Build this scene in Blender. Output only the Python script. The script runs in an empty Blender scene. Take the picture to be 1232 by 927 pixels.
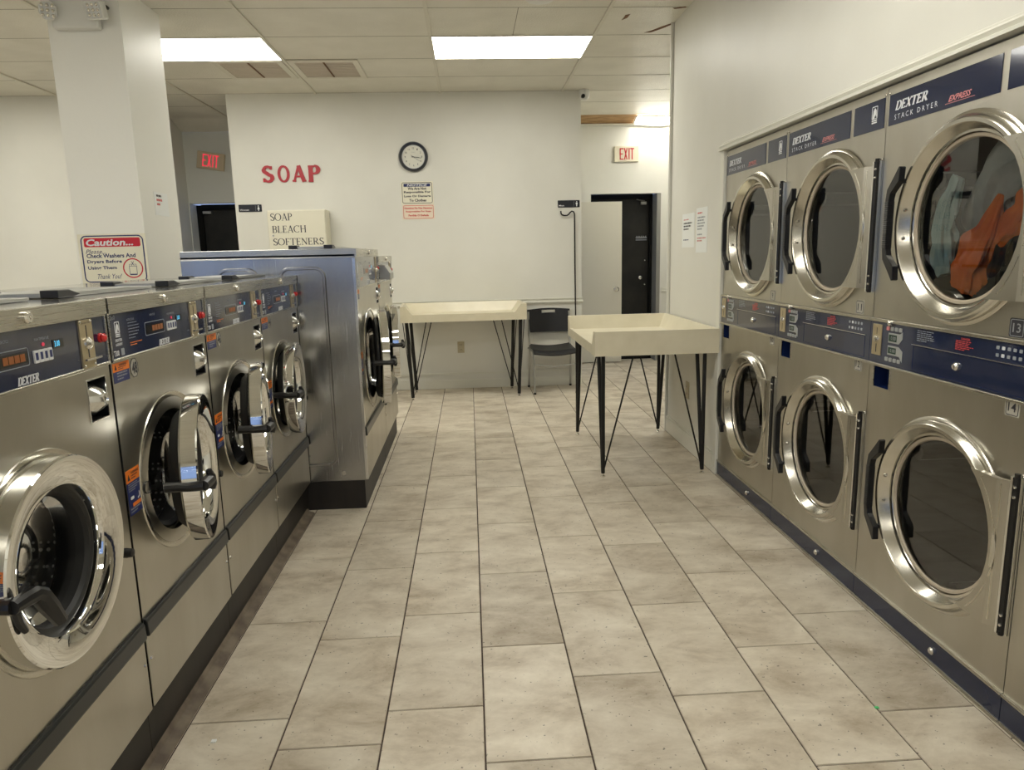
import bpy, math, random
from mathutils import Matrix, Vector
PI = math.pi
rnd = random.Random(7)
S = bpy.context.scene
COL = S.collection

# ------------------------------------------------------------------ camera
F_PX, PITCH, YAW, ROLL, EYE = 856.15, 0.1823, 0.0555, -0.0228, 1.40
fw = Vector((math.sin(YAW)*math.cos(PITCH), math.cos(YAW)*math.cos(PITCH), -math.sin(PITCH)))
rt = Vector((math.cos(YAW), -math.sin(YAW), 0)); up = rt.cross(fw)
r2 = rt*math.cos(ROLL) + up*math.sin(ROLL); u2 = -rt*math.sin(ROLL) + up*math.cos(ROLL)
cam = bpy.data.objects.new('camera', bpy.data.cameras.new('camera'))
cam.data.sensor_fit = 'HORIZONTAL'; cam.data.sensor_width = 36.0; cam.data.lens = 36.0*F_PX/1232.0
cam.data.clip_start = 0.05
m = Matrix((r2, u2, -fw)).transposed().to_4x4(); m.translation = Vector((0, 0, EYE))
cam.matrix_world = m
COL.objects.link(cam); S.camera = cam

# ------------------------------------------------------------------ light and exposure
LIGHT_ON = 11.0          # radiance of the fluorescent diffusers
SKY_ON = 0.75
S.view_settings.view_transform = 'Standard'; S.view_settings.look = 'None'
S.view_settings.gamma = 1.0; S.view_settings.exposure = 0.17
S.view_settings.use_curve_mapping = False
w = bpy.data.worlds.new('sky'); S.world = w; w.use_nodes = True
wb = w.node_tree.nodes['Background']; wb.inputs[0].default_value = (0.42, 0.58, 1.0, 1); wb.inputs[1].default_value = SKY_ON

# ------------------------------------------------------------------ materials
MATS = {}
def mat(name, col=(.8, .8, .8), rough=.5, metal=0., emit=None, es=1., spec=.5, coat=0.):
    m = bpy.data.materials.new(name); m.use_nodes = True
    b = m.node_tree.nodes['Principled BSDF']
    b.inputs['Base Color'].default_value = (*col, 1); b.inputs['Roughness'].default_value = rough
    b.inputs['Metallic'].default_value = metal; b.inputs['Specular IOR Level'].default_value = spec
    b.inputs['Coat Weight'].default_value = coat
    if emit:
        b.inputs['Emission Color'].default_value = (*emit, 1); b.inputs['Emission Strength'].default_value = es
    MATS[name] = m
    return m
def nodes(m): return m.node_tree.nodes, m.node_tree.links, m.node_tree.nodes['Principled BSDF']
def noise_col(m, scale, c1, c2, detail=4, stretch=(1, 1, 1), lo=.35, hi=.65, coords='Object'):
    N, L, b = nodes(m)
    tc = N.new('ShaderNodeTexCoord'); mp = N.new('ShaderNodeMapping'); mp.inputs['Scale'].default_value = stretch
    n = N.new('ShaderNodeTexNoise'); n.inputs['Scale'].default_value = scale; n.inputs['Detail'].default_value = detail
    r = N.new('ShaderNodeValToRGB'); r.color_ramp.elements[0].position = lo; r.color_ramp.elements[1].position = hi
    r.color_ramp.elements[0].color = (*c1, 1); r.color_ramp.elements[1].color = (*c2, 1)
    L.new(tc.outputs[coords], mp.inputs[0]); L.new(mp.outputs[0], n.inputs['Vector']); L.new(n.outputs['Fac'], r.inputs[0])
    L.new(r.outputs[0], b.inputs['Base Color'])
    return mp, n, r
def bump(m, scale, strength, dist=.002, stretch=(1, 1, 1), detail=3, tex='ShaderNodeTexNoise'):
    N, L, b = nodes(m)
    tc = N.new('ShaderNodeTexCoord'); mp = N.new('ShaderNodeMapping'); mp.inputs['Scale'].default_value = stretch
    n = N.new(tex); n.inputs['Scale'].default_value = scale
    if 'Detail' in n.inputs: n.inputs['Detail'].default_value = detail
    bp = N.new('ShaderNodeBump'); bp.inputs['Strength'].default_value = strength; bp.inputs['Distance'].default_value = dist
    L.new(tc.outputs['Object'], mp.inputs[0]); L.new(mp.outputs[0], n.inputs['Vector'])
    L.new(n.outputs[0], bp.inputs['Height']); L.new(bp.outputs[0], b.inputs['Normal'])

noise_col(mat('paint', rough=.42), 1.3, (.70, .69, .625), (.76, .75, .685)); bump(MATS['paint'], 60, .12, .002)
noise_col(mat('paint_cool', rough=.55), 1.3, (.69, .70, .66), (.74, .75, .71)); bump(MATS['paint_cool'], 45, .25, .003)
mat('paint_white', (.84, .835, .78), .45); bump(MATS['paint_white'], 45, .25, .003)
mat('paint_trim', (.74, .73, .65), .35)
noise_col(mat('ceiling_tile', rough=.42), 3, (.68, .655, .57), (.75, .725, .64)); bump(MATS['ceiling_tile'], 90, .8, .005, detail=5)
mat('ceiling_seam', (.22, .20, .15), .8)
mat('ceiling_bar', (.66, .63, .54), .4)
mat('water_stain', (.16, .08, .04), .8)
noise_col(mat('plywood', rough=.6), 6, (.30, .17, .07), (.50, .32, .15), stretch=(1, 6, 8))
mat('dark_void', (.02, .02, .02), .9)
noise_col(mat('grout', rough=.9), 30, (.05, .035, .028), (.10, .075, .06))
# floor tile: per-tile tone from a colour attribute, clouds and small pits on top
def tile_mat():
    m = mat('floor_tile', rough=.42); N, L, b = nodes(m)
    tc = N.new('ShaderNodeTexCoord'); at = N.new('ShaderNodeVertexColor'); at.layer_name = 'tile'
    add = N.new('ShaderNodeVectorMath'); add.operation = 'MULTIPLY_ADD'
    L.new(at.outputs[0], add.inputs[0]); add.inputs[1].default_value = (40, 40, 40); L.new(tc.outputs['Object'], add.inputs[2])
    mp = N.new('ShaderNodeMapping'); mp.inputs['Scale'].default_value = (1.0, 1.6, 1); mp.inputs['Rotation'].default_value = (0, 0, .5)
    L.new(add.outputs[0], mp.inputs[0])
    n1 = N.new('ShaderNodeTexNoise'); n1.inputs['Scale'].default_value = 3.6; n1.inputs['Detail'].default_value = 9; n1.inputs['Roughness'].default_value = .68; n1.inputs['Distortion'].default_value = .25
    L.new(mp.outputs[0], n1.inputs['Vector'])
    r1 = N.new('ShaderNodeValToRGB'); e = r1.color_ramp.elements
    e[0].position = .30; e[0].color = (.36, .295, .21, 1); e[1].position = .70; e[1].color = (.73, .67, .555, 1)
    k = e.new(.5); k.color = (.58, .515, .41, 1)
    L.new(n1.outputs['Fac'], r1.inputs[0])
    n2 = N.new('ShaderNodeTexNoise'); n2.inputs['Scale'].default_value = 75; n2.inputs['Detail'].default_value = 2
    L.new(add.outputs[0], n2.inputs['Vector'])
    r2_ = N.new('ShaderNodeValToRGB'); r2_.color_ramp.elements[0].position = .27; r2_.color_ramp.elements[1].position = .31
    r2_.color_ramp.elements[0].color = (.35, .35, .35, 1)
    L.new(n2.outputs['Fac'], r2_.inputs[0])
    mx = N.new('ShaderNodeMix'); mx.data_type = 'RGBA'; mx.blend_type = 'MULTIPLY'; mx.inputs[0].default_value = 1
    L.new(r1.outputs[0], mx.inputs[6]); L.new(r2_.outputs[0], mx.inputs[7])
    hs = N.new('ShaderNodeHueSaturation'); L.new(mx.outputs[2], hs.inputs['Color'])
    sp = N.new('ShaderNodeSeparateColor'); L.new(at.outputs[0], sp.inputs[0])
    mr = N.new('ShaderNodeMapRange'); mr.inputs[3].default_value = .92; mr.inputs[4].default_value = 1.08
    L.new(sp.outputs[0], mr.inputs[0]); L.new(mr.outputs[0], hs.inputs['Value'])
    L.new(hs.outputs[0], b.inputs['Base Color'])
    bp = N.new('ShaderNodeBump'); bp.inputs['Strength'].default_value = .15; bp.inputs['Distance'].default_value = .003
    L.new(n1.outputs['Fac'], bp.inputs['Height']); L.new(bp.outputs[0], b.inputs['Normal'])
tile_mat()
def steel(name, col, rough, streak, axis):
    m = mat(name, col, rough, 1.0)
    N, L, b = nodes(m)
    st = {'z': (90, 90, 1.2), 'x': (1.2, 90, 90)}[axis]
    tc = N.new('ShaderNodeTexCoord'); mp = N.new('ShaderNodeMapping'); mp.inputs['Scale'].default_value = st
    n = N.new('ShaderNodeTexNoise'); n.inputs['Scale'].default_value = 5; n.inputs['Detail'].default_value = 3
    L.new(tc.outputs['Object'], mp.inputs[0]); L.new(mp.outputs[0], n.inputs['Vector'])
    mr = N.new('ShaderNodeMapRange'); mr.inputs[3].default_value = rough-.06; mr.inputs[4].default_value = rough+.10
    L.new(n.outputs['Fac'], mr.inputs[0]); L.new(mr.outputs[0], b.inputs['Roughness'])
    bp = N.new('ShaderNodeBump'); bp.inputs['Strength'].default_value = streak; bp.inputs['Distance'].default_value = .0006
    L.new(n.outputs['Fac'], bp.inputs['Height']); L.new(bp.outputs[0], b.inputs['Normal'])
    # broad smudges in the tone
    n2 = N.new('ShaderNodeTexNoise'); n2.inputs['Scale'].default_value = 3.5; n2.inputs['Detail'].default_value = 5
    mp2 = N.new('ShaderNodeMapping'); mp2.inputs['Scale'].default_value = (1.6, 1.6, .6)
    L.new(tc.outputs['Object'], mp2.inputs[0]); L.new(mp2.outputs[0], n2.inputs['Vector'])
    r = N.new('ShaderNodeValToRGB'); r.color_ramp.elements[0].position = .3; r.color_ramp.elements[1].position = .7
    r.color_ramp.elements[0].color = (col[0]*.86, col[1]*.85, col[2]*.82, 1); r.color_ramp.elements[1].color = (*col, 1)
    L.new(n2.outputs['Fac'], r.inputs[0]); L.new(r.outputs[0], b.inputs['Base Color'])
steel('steel', (.55, .53, .475), .30, .25, 'z')
steel('steel_h', (.58, .56, .50), .26, .10, 'x')
steel('steel_side', (.50, .50, .50), .22, .2, 'z')
steel('steel_ring', (.66, .64, .58), .20, .1, 'x')
mat('steel_top', (.62, .62, .60), .12, 1.0)
mat('chrome', (.82, .82, .80), .04, 1.0)
mat('chrome_soft', (.72, .72, .70), .18, 1.0)
mat('bolt_steel', (.75, .73, .68), .22, 1.0)
mat('tube_grey', (.42, .42, .40), .35, .8)
mat('black_plastic', (.012, .012, .013), .32)
mat('black_rubber', (.010, .010, .010), .55)
mat('black_metal', (.014, .013, .012), .5, spec=.3)
mat('black_seat', (.010, .010, .012), .4, spec=.35)
noise_col(mat('plinth', rough=.5), 8, (.006, .005, .005), (.022, .017, .014), stretch=(1, 1, .3))
mat('rust', (.16, .09, .055), .7)
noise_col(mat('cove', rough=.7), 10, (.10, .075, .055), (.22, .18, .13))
mat('strip_black', (.018, .020, .020), .28)
mat('blue_panel', (.010, .018, .055), .10, 0, spec=.6, coat=.3)
mat('blue_kick', (.012, .019, .050), .16)
mat('blue_box', (.010, .022, .085), .25)
mat('white_ink', (.72, .73, .74), .5)
mat('grey_ink', (.30, .32, .34), .5)
mat('red_ink', (.62, .06, .05), .5)
mat('pink_ink', (.60, .22, .22), .5)
mat('dark_ink', (.03, .03, .04), .5)
mat('navy_ink', (.015, .025, .12), .5)
mat('orange_sticker', (.80, .20, .02), .4)
mat('sign_cream', (.80, .77, .62), .35)
mat('sign_pink', (.80, .70, .56), .4)
mat('sign_red', (.55, .012, .03), .35)
mat('sign_navy', (.02, .03, .13), .35)
mat('paper', (.84, .86, .84), .6)
mat('beige_brass', (.50, .42, .27), .35, .6)
mat('red_button', (.62, .035, .035), .25)
mat('amber_led', (.05, .02, .01), .3, emit=(1., .28, .04), es=.12)
mat('red_led', (.05, .01, .01), .3, emit=(1., .06, .12), es=.45)
mat('blue_led', (.01, .03, .05), .3, emit=(.12, .65, 1.), es=.9)
mat('green_lcd', (.02, .05, .035), .2)
mat('display_black', (.008, .008, .010), .12)
mat('sticker_grey', (.46, .44, .38), .4)
mat('button_grey', (.34, .35, .34), .4)
mat('letter_red', (.42, .022, .035), .4)
noise_col(mat('cream_plastic', rough=.30), 8, (.70, .64, .47), (.75, .69, .52))
mat('cream_box', (.72, .69, .56), .4)
mat('outlet_ivory', (.50, .44, .30), .4)
mat('exit_cream', (.74, .69, .54), .4)
mat('exit_tan', (.62, .52, .36), .5)
mat('exit_red', (.60, .02, .03), .4)
mat('exit_red_lit', (.50, .02, .04), .4, emit=(1., .05, .10), es=.6)
mat('frame_black', (.010, .010, .009), .75, spec=.12)
noise_col(mat('door_black', rough=.42, spec=.3), 5, (.012, .012, .011), (.022, .021, .018))
mat('door_white', (.66, .63, .53), .4)
mat('jamb_grey', (.27, .265, .24), .6, spec=.2)
mat('clock_face', (.74, .73, .64), .4)
mat('clock_rim', (.015, .016, .022), .25)
mat('cam_white', (.72, .72, .68), .35)
mat('lens_black', (.01, .01, .012), .1)
mat('lamp_lens', (.62, .63, .62), .15)
mat('vent_grey', (.60, .54, .46), .6)
mat('gasket_tan', (.50, .43, .33), .5)
noise_col(mat('cloth_orange', rough=.85), 14, (.85, .17, .012), (1.0, .27, .03))
noise_col(mat('cloth_grey', rough=.9), 6, (.38, .41, .41), (.72, .75, .74))
noise_col(mat('cloth_teal', rough=.9), 6, (.28, .46, .50), (.50, .68, .70))
mat('pavement', (.25, .25, .25), .8)
mat('green_bit', (.08, .6, .2), .5)
def drum_mat():
    m = mat('drum', (.34, .34, .33), .35, .5); N, L, b = nodes(m)
    tc = N.new('ShaderNodeTexCoord'); v = N.new('ShaderNodeTexVoronoi'); v.inputs['Scale'].default_value = 55; v.inputs['Randomness'].default_value = 0
    r = N.new('ShaderNodeValToRGB'); r.color_ramp.elements[0].position = .22; r.color_ramp.elements[1].position = .30
    r.color_ramp.elements[0].color = (.9, .9, .88, 1); r.color_ramp.elements[1].color = (.13, .13, .13, 1)
    L.new(tc.outputs['Object'], v.inputs['Vector']); L.new(v.outputs[0], r.inputs[0]); L.new(r.outputs[0], b.inputs['Base Color'])
drum_mat()
mat('drum_dark', (.10, .10, .095), .4, .8)
def glass(name, tint, ior, rough=.01):
    m = bpy.data.materials.new(name); m.use_nodes = True; N, L = m.node_tree.nodes, m.node_tree.links; N.clear()
    o = N.new('ShaderNodeOutputMaterial'); mx = N.new('ShaderNodeMixShader'); t = N.new('ShaderNodeBsdfTransparent'); g = N.new('ShaderNodeBsdfGlossy')
    f = N.new('ShaderNodeFresnel'); f.inputs[0].default_value = ior; t.inputs[0].default_value = (*tint, 1)
    g.inputs['Roughness'].default_value = rough
    L.new(f.outputs[0], mx.inputs[0]); L.new(t.outputs[0], mx.inputs[1]); L.new(g.outputs[0], mx.inputs[2]); L.new(mx.outputs[0], o.inputs[0])
    MATS[name] = m
glass('door_glass', (.86, .87, .85), 1.95)
glass('washer_glass', (.84, .84, .84), 1.24)
glass('window_glass', (.9, .93, .95), 1.45)
mat('diffuser_open', (.9, .9, .85), .5, emit=(1., .975, .89), es=LIGHT_ON*2.2)
mat('diffuser', (.9, .9, .85), .5, emit=(1., .975, .89), es=LIGHT_ON)

# ------------------------------------------------------------------ mesh builder
_tc = {}
def text_mesh(s, bold, shear, lines=1.0):
    key = (s, bold, shear)
    if key not in _tc:
        c = bpy.data.curves.new('t', 'FONT'); c.body = s; c.resolution_u = 2; c.offset = bold; c.shear = shear
        o = bpy.data.objects.new('t', c)
        me = bpy.data.meshes.new_from_object(o)
        vs = [(v.co.x, v.co.y) for v in me.vertices]; fs = [tuple(p.vertices) for p in me.polygons]
        bpy.data.objects.remove(o); bpy.data.curves.remove(c); bpy.data.meshes.remove(me)
        _tc[key] = (vs, fs)
    return _tc[key]

class MB:
    def __init__(s): s.v = []; s.f = []; s.m = []; s.sm = []; s.X = Matrix.Identity(4)
    def add(s, vs, fs, mt, smooth=False):
        o = len(s.v); s.v += [tuple(s.X @ Vector(p)) for p in vs]
        for f in fs: s.f.append([o+i for i in f]); s.m.append(mt); s.sm.append(smooth)
        return s
    def box(s, x0, x1, y0, y1, z0, z1, mt):
        x0, x1 = min(x0, x1), max(x0, x1); y0, y1 = min(y0, y1), max(y0, y1); z0, z1 = min(z0, z1), max(z0, z1)
        v = [(x, y, z) for z in (z0, z1) for y in (y0, y1) for x in (x0, x1)]
        return s.add(v, [(0, 2, 3, 1), (4, 5, 7, 6), (0, 1, 5, 4), (2, 6, 7, 3), (0, 4, 6, 2), (1, 3, 7, 5)], mt)
    def quad(s, a, b, c, d, mt): return s.add([a, b, c, d], [(0, 1, 2, 3)], mt)
    # lathe around the local Y axis through (cx, cz); profile of (radius, y)
    def lathe(s, cx, cz, prof, mt, n=48, closed=False, axis='y'):
        vs = []; fs = []
        for r, y in prof:
            for k in range(n):
                a = 2*PI*k/n; p, q = r*math.cos(a), r*math.sin(a)
                vs.append({'y': (cx+p, y, cz+q), 'z': (cx+p, cz+q, y), 'x': (y, cx+p, cz+q)}[axis])
        m_ = len(prof)
        for i in range(m_ if closed else m_-1):
            j = (i+1) % m_
            for k in range(n):
                l = (k+1) % n; f = (i*n+k, i*n+l, j*n+l, j*n+k)
                fs.append(f if axis != 'y' else f[::-1])
        return s.add(vs, fs, mt, True)
    def disc(s, cx, cz, r, y, mt, n=32, axis='y', flip=False):
        vs = []
        for k in range(n):
            a = 2*PI*k/n; p, q = r*math.cos(a), r*math.sin(a)
            vs.append({'y': (cx+p, y, cz+q), 'z': (cx+p, cz+q, y), 'x': (y, cx+p, cz+q)}[axis])
        f = tuple(range(n))
        return s.add(vs, [f[::-1] if flip else f], mt)
    def cyl(s, cx, cz, r, y0, y1, mt, n=24, axis='y', r1=None):
        r1 = r if r1 is None else r1
        s.lathe(cx, cz, [(r, y0), (r1, y1)], mt, n, axis=axis)
        s.disc(cx, cz, r, y0, mt, n, axis); return s.disc(cx, cz, r1, y1, mt, n, axis, True)
    # polygon in XZ extruded between y0 and y1
    def prism(s, pts, y0, y1, mt, plane='xz'):
        n = len(pts)
        g = {'xz': lambda a, b, c: (a, c, b), 'xy': lambda a, b, c: (a, b, c), 'yz': lambda a, b, c: (c, a, b)}[plane]
        vs = [g(a, b, y0) for a, b in pts] + [g(a, b, y1) for a, b in pts]
        fs = [tuple(range(n)), tuple(range(2*n-1, n-1, -1))] + [(i, n+i, n+(i+1) % n, (i+1) % n) for i in range(n)]
        return s.add(vs, fs, mt)
    # swept tube, radii may vary
    def tube(s, path, r, mt, n=10, flat=1.0, caps=True, smooth=True):
        P = [Vector(p) for p in path]; R = r if isinstance(r, (list, tuple)) else [r]*len(P)
        vs = []; fs = []; ref = None
        for i, p in enumerate(P):
            t = (P[min(i+1, len(P)-1)]-P[max(i-1, 0)]).normalized()
            if ref is None:
                ref = Vector((0, 0, 1)) if abs(t.z) < .9 else Vector((1, 0, 0))
            a = t.cross(ref).normalized(); b = a.cross(t).normalized(); ref = b
            for k in range(n):
                q = 2*PI*k/n; vs.append(tuple(p + a*R[i]*math.cos(q) + b*R[i]*flat*math.sin(q)))
        for i in range(len(P)-1):
            for k in range(n):
                l = (k+1) % n; fs.append((i*n+k, i*n+l, (i+1)*n+l, (i+1)*n+k))
        s.add(vs, fs, mt, smooth)
        if caps: s.add(vs[:n], [tuple(range(n))[::-1]], mt); s.add(vs[-n:], [tuple(range(n))], mt)
        return s
    # flat stroke in XZ at depth y0..y1, widths along the path
    def ribbon(s, pts, wd, y0, y1, mt, closed=False):
        n = len(pts); W = wd if isinstance(wd, (list, tuple)) else [wd]*n; L_ = []
        for i, (x, z) in enumerate(pts):
            a = pts[(i-1) % n] if closed or i > 0 else pts[i]; b = pts[(i+1) % n] if closed or i < n-1 else pts[i]
            dx, dz = b[0]-a[0], b[1]-a[1]; l = math.hypot(dx, dz) or 1
            nx, nz = -dz/l*W[i]/2, dx/l*W[i]/2; L_.append(((x+nx, z+nz), (x-nx, z-nz)))
        vs = []
        for (a, b) in L_: vs += [(a[0], y0, a[1]), (b[0], y0, b[1]), (a[0], y1, a[1]), (b[0], y1, b[1])]
        fs = []
        for i in range(n if closed else n-1):
            j = (i+1) % n; p, q = 4*i, 4*j
            fs += [(p, p+1, q+1, q), (p+2, q+2, q+3, p+3), (p, q, q+2, p+2), (p+1, p+3, q+3, q+1)]
        if not closed: fs += [(0, 2, 3, 1), (4*n-4, 4*n-3, 4*n-1, 4*n-2)]
        return s.add(vs, fs, mt)
    def roundrect(s, x0, x1, z0, z1, rad, y0, y1, mt, n=5):
        return s.prism(rr(x0, x1, z0, z1, rad, n), y0, y1, mt)
    def ringrect(s, x0, x1, z0, z1, rad, wd, y0, y1, mt): return s.ribbon(rr(x0, x1, z0, z1, rad, 5), wd, y0, y1, mt, True)
    # rectangular plate (XZ) with a round hole
    def holed(s, x0, x1, z0, z1, cx, cz, r, y, mt, n=64, thick=.0):
        th = sorted(set([2*PI*k/n for k in range(n)] + [math.atan2(b-cz, a-cx) % (2*PI) for a in (x0, x1) for b in (z0, z1)]))
        ins = [(cx+r*math.cos(t), y, cz+r*math.sin(t)) for t in th]; outs = []
        for t in th:
            c, d = math.cos(t), math.sin(t)
            k = min((x1-cx)/c if c > 1e-9 else 1e9, (x0-cx)/c if c < -1e-9 else 1e9, (z1-cz)/d if d > 1e-9 else 1e9, (z0-cz)/d if d < -1e-9 else 1e9)
            outs.append((cx+c*k, y, cz+d*k))
        m_ = len(th)
        return s.add(ins+outs, [(i, (i+1) % m_, m_+(i+1) % m_, m_+i)[::-1] for i in range(m_)], mt)
    # text fitted into the box x0..x1, z0..z1
    def text(s, t, x0, x1, z0, z1, y, mt, bold=0.0, shear=0.0, th=.0006):
        vs, fs = text_mesh(t, bold, shear)
        if not vs: return s
        ax, bx = min(p[0] for p in vs), max(p[0] for p in vs); ay, by = min(p[1] for p in vs), max(p[1] for p in vs)
        kx = (x1-x0)/max(bx-ax, 1e-6); kz = (z1-z0)/max(by-ay, 1e-6)
        return s.add([(x0+(p[0]-ax)*kx, y, z0+(p[1]-ay)*kz) for p in vs], fs, mt)
    def bars(s, x0, x1, z0, z1, n, y, mt, seed=1, fill=.5):
        q = random.Random(seed); h = (z1-z0)/n
        for i in range(n):
            zt = z1-i*h; x = x0; end = x0+(x1-x0)*(q.uniform(.72, 1) if i < n-1 else .55)
            while x < end-.001:
                l = q.uniform(.08, .2)*(x1-x0); xe = min(x+l, end)
                s.add([(x, y, zt-h*fill), (xe, y, zt-h*fill), (xe, y, zt), (x, y, zt)], [(0, 1, 2, 3)], mt); x = xe+.03*(x1-x0)
        return s
    def build(s, name, parent=None, bevel=0, loc=None, kind=None, seg=2):
        me = bpy.data.meshes.new(name); me.from_pydata(s.v, [], s.f); names = []
        for mn in s.m:
            if mn not in names: names.append(mn)
        for n in names: me.materials.append(MATS[n])
        for p, mn, sm in zip(me.polygons, s.m, s.sm): p.material_index = names.index(mn); p.use_smooth = sm
        me.update()
        if any(s.sm): me.set_sharp_from_angle(angle=math.radians(34))
        o = bpy.data.objects.new(name, me); COL.objects.link(o)
        if parent: o.parent = parent
        if loc: o.location = loc
        if kind: o['kind'] = kind
        if bevel:
            b = o.modifiers.new('b', 'BEVEL'); b.width = bevel; b.segments = seg; b.limit_method = 'ANGLE'; b.angle_limit = .6
        return o
def rr(x0, x1, z0, z1, rad, n=5):
    o = []
    for cx, cz, a0 in ((x1-rad, z1-rad, 0), (x0+rad, z1-rad, PI/2), (x0+rad, z0+rad, PI), (x1-rad, z0+rad, 1.5*PI)):
        for k in range(n+1):
            a = a0+PI/2*k/n; o.append((cx+rad*math.cos(a), cz+rad*math.sin(a)))
    return o
def thing(name, label, cat, loc, rz=0, group=None, rx=0, ry=0):
    o = bpy.data.objects.new(name, None); COL.objects.link(o); o.empty_display_size = .1
    o.location = loc; o.rotation_euler = (rx, ry, rz); tag(o, label, cat, group); return o
def tag(o, label, cat, group=None):
    o['label'] = label; o['category'] = cat
    if group: o['group'] = group
    return o
def copy_tree(o, parent=None):
    c = o.copy(); COL.objects.link(c)
    if parent: c.parent = parent
    for ch in list(o.children): copy_tree(ch, c)
    return c

# ------------------------------------------------------------------ large structure
H = 3.0; XR = 1.521; YB = 7.506; XL = -6.0; YF = -3.6; YE = 9.0
X0, TW, TL = -0.602, 0.3014, 0.598
def floor():
    b = MB(); b.box(XL-.2, 2.8, YF-.2, 10.2, -.06, -.0035, 'grout')
    offs = {-1: .226, 0: .082, 1: .234, 2: .574, 3: .362, 4: .228, 5: .484, 6: .095}
    g = .0024; cols = []
    nv = len(b.f)
    for k in range(-19, 12):
        of = offs.get(k, rnd.uniform(0, TL)); x0 = X0+k*TW
        for j in range(-8, 18):
            y0 = of+j*TL
            if y0 > 9.6 or x0 > 2.7: continue
            a, c, d, e = x0+g, x0+TW-g, y0+g, y0+TL-g
            q = .0012
            vs = [(a, d, -.0035), (c, d, -.0035), (c, e, -.0035), (a, e, -.0035), (a+q, d+q, 0), (c-q, d+q, 0), (c-q, e-q, 0), (a+q, e-q, 0)]
            b.add(vs, [(4, 5, 6, 7), (0, 1, 5, 4), (1, 2, 6, 5), (2, 3, 7, 6), (3, 0, 4, 7)], 'floor_tile')
            cols.append((rnd.random(), rnd.random(), rnd.random(), 1))
    o = b.build('floor', kind='structure'); me = o.data
    ca = me.color_attributes.new('tile', 'FLOAT_COLOR', 'CORNER')
    for i, p in enumerate(me.polygons):
        cc = (0, 0, 0, 1) if i < nv else cols[(i-nv)//5]
        for li in p.loop_indices: ca.data[li].color = cc
floor()
def ceiling():
    b = MB(); C0, CS = -.232, 1.222
    b.box(XL-.2, 2.8, YF-.2, 8.72, H, H+.05, 'ceiling_tile')
    b.box(XL-.2, 2.8, 8.72, 10.2, H+.35, H+.40, 'dark_void')
    # butt joints between tiles, a hairline dark strip; long runs across the room
    y = YB
    while y > YF: 
        b.box(XL, 2.7, y-.0022, y+.0022, H-.0010, H, 'ceiling_seam'); y -= .612
    for y in (YB+.56,): b.box(XL, 2.7, y-.0022, y+.0022, H-.0010, H, 'ceiling_seam')
    b.box(.378, .382, 5.06, 5.67, H-.0010, H, 'ceiling_seam')
    # torn and stained spots near the right wall
    b.prism([(1.13, 5.22), (1.16, 5.20), (1.155, 5.28), (1.125, 5.33), (1.13, 5.27)], H-.0012, H, 'water_stain', 'xy')
    b.prism([(1.36, 5.62), (1.40, 5.57), (1.45, 5.48), (1.51, 5.39), (1.515, 5.43), (1.47, 5.52), (1.41, 5.61)], H-.0012, H, 'water_stain', 'xy')
    b.prism([(1.42, 5.08), (1.50, 5.05), (1.51, 5.07), (1.44, 5.10)], H-.0012, H, 'water_stain', 'xy')
    b.build('ceiling', kind='structure')
    g = MB()
    for k in range(-4, 3):
        x = C0+k*CS
        if x > 1.5: continue
        y1 = YB if -2.33 < x < 1.17 else 8.7
        g.box(x-.012, x+.012, YF, y1, H-.012, H-.0002, 'ceiling_bar')
    g.build('trim_1', kind='structure')
    # sagging last tiles over the two passages, plywood strip and bead at the right one
    s = MB(); n = 14; xs = [-3.6+(k/n)*1.32 for k in range(n+1)]
    vs = []; 
    for k, x in enumerate(xs):
        t = k/n; sag = -.02*math.sin(PI*min(1, t*1.15)); vs += [(x, 8.72, H), (x, 8.99, H-.085+sag), (x, 8.99, H-.078+sag), (x, 8.72, H+.012)]
    fs = []
    for k in range(n): 
        for e in range(4): fs.append((4*k+e, 4*k+(e+1) % 4, 4*k+4+(e+1) % 4, 4*k+4+e))
    s.add(vs, fs, 'ceiling_tile'); s.build('trim_2', kind='structure')
    s = MB(); s.add([(1.05, 8.80, H), (2.75, 8.80, H), (2.75, 8.99, H-.068), (1.05, 8.99, H-.068), (1.05, 8.80, H+.01), (2.75, 8.80, H+.01), (2.75, 8.99, H-.058), (1.05, 8.99, H-.058)],
        [(0, 1, 2, 3), (7, 6, 5, 4), (0, 4, 5, 1), (1, 5, 6, 2), (2, 6, 7, 3), (3, 7, 4, 0)], 'plywood')
    s.box(1.0, 2.75, 8.72, 8.80, H, H+.01, 'ceiling_tile'); s.build('trim_3', kind='structure')
    s = MB(); s.tube([(1.05+k*.08, 8.975, H-.085-.012*math.sin(max(0, (k-13)/6.)*PI)) for k in range(21)], .012, 'paint_trim', 6); s.build('trim_4', kind='structure')
ceiling()
def wall(name, boxes, m='paint'):
    b = MB()
    for q in boxes: b.box(*q, m if len(q) == 6 else m)
    return b.build(name, kind='structure')
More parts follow.
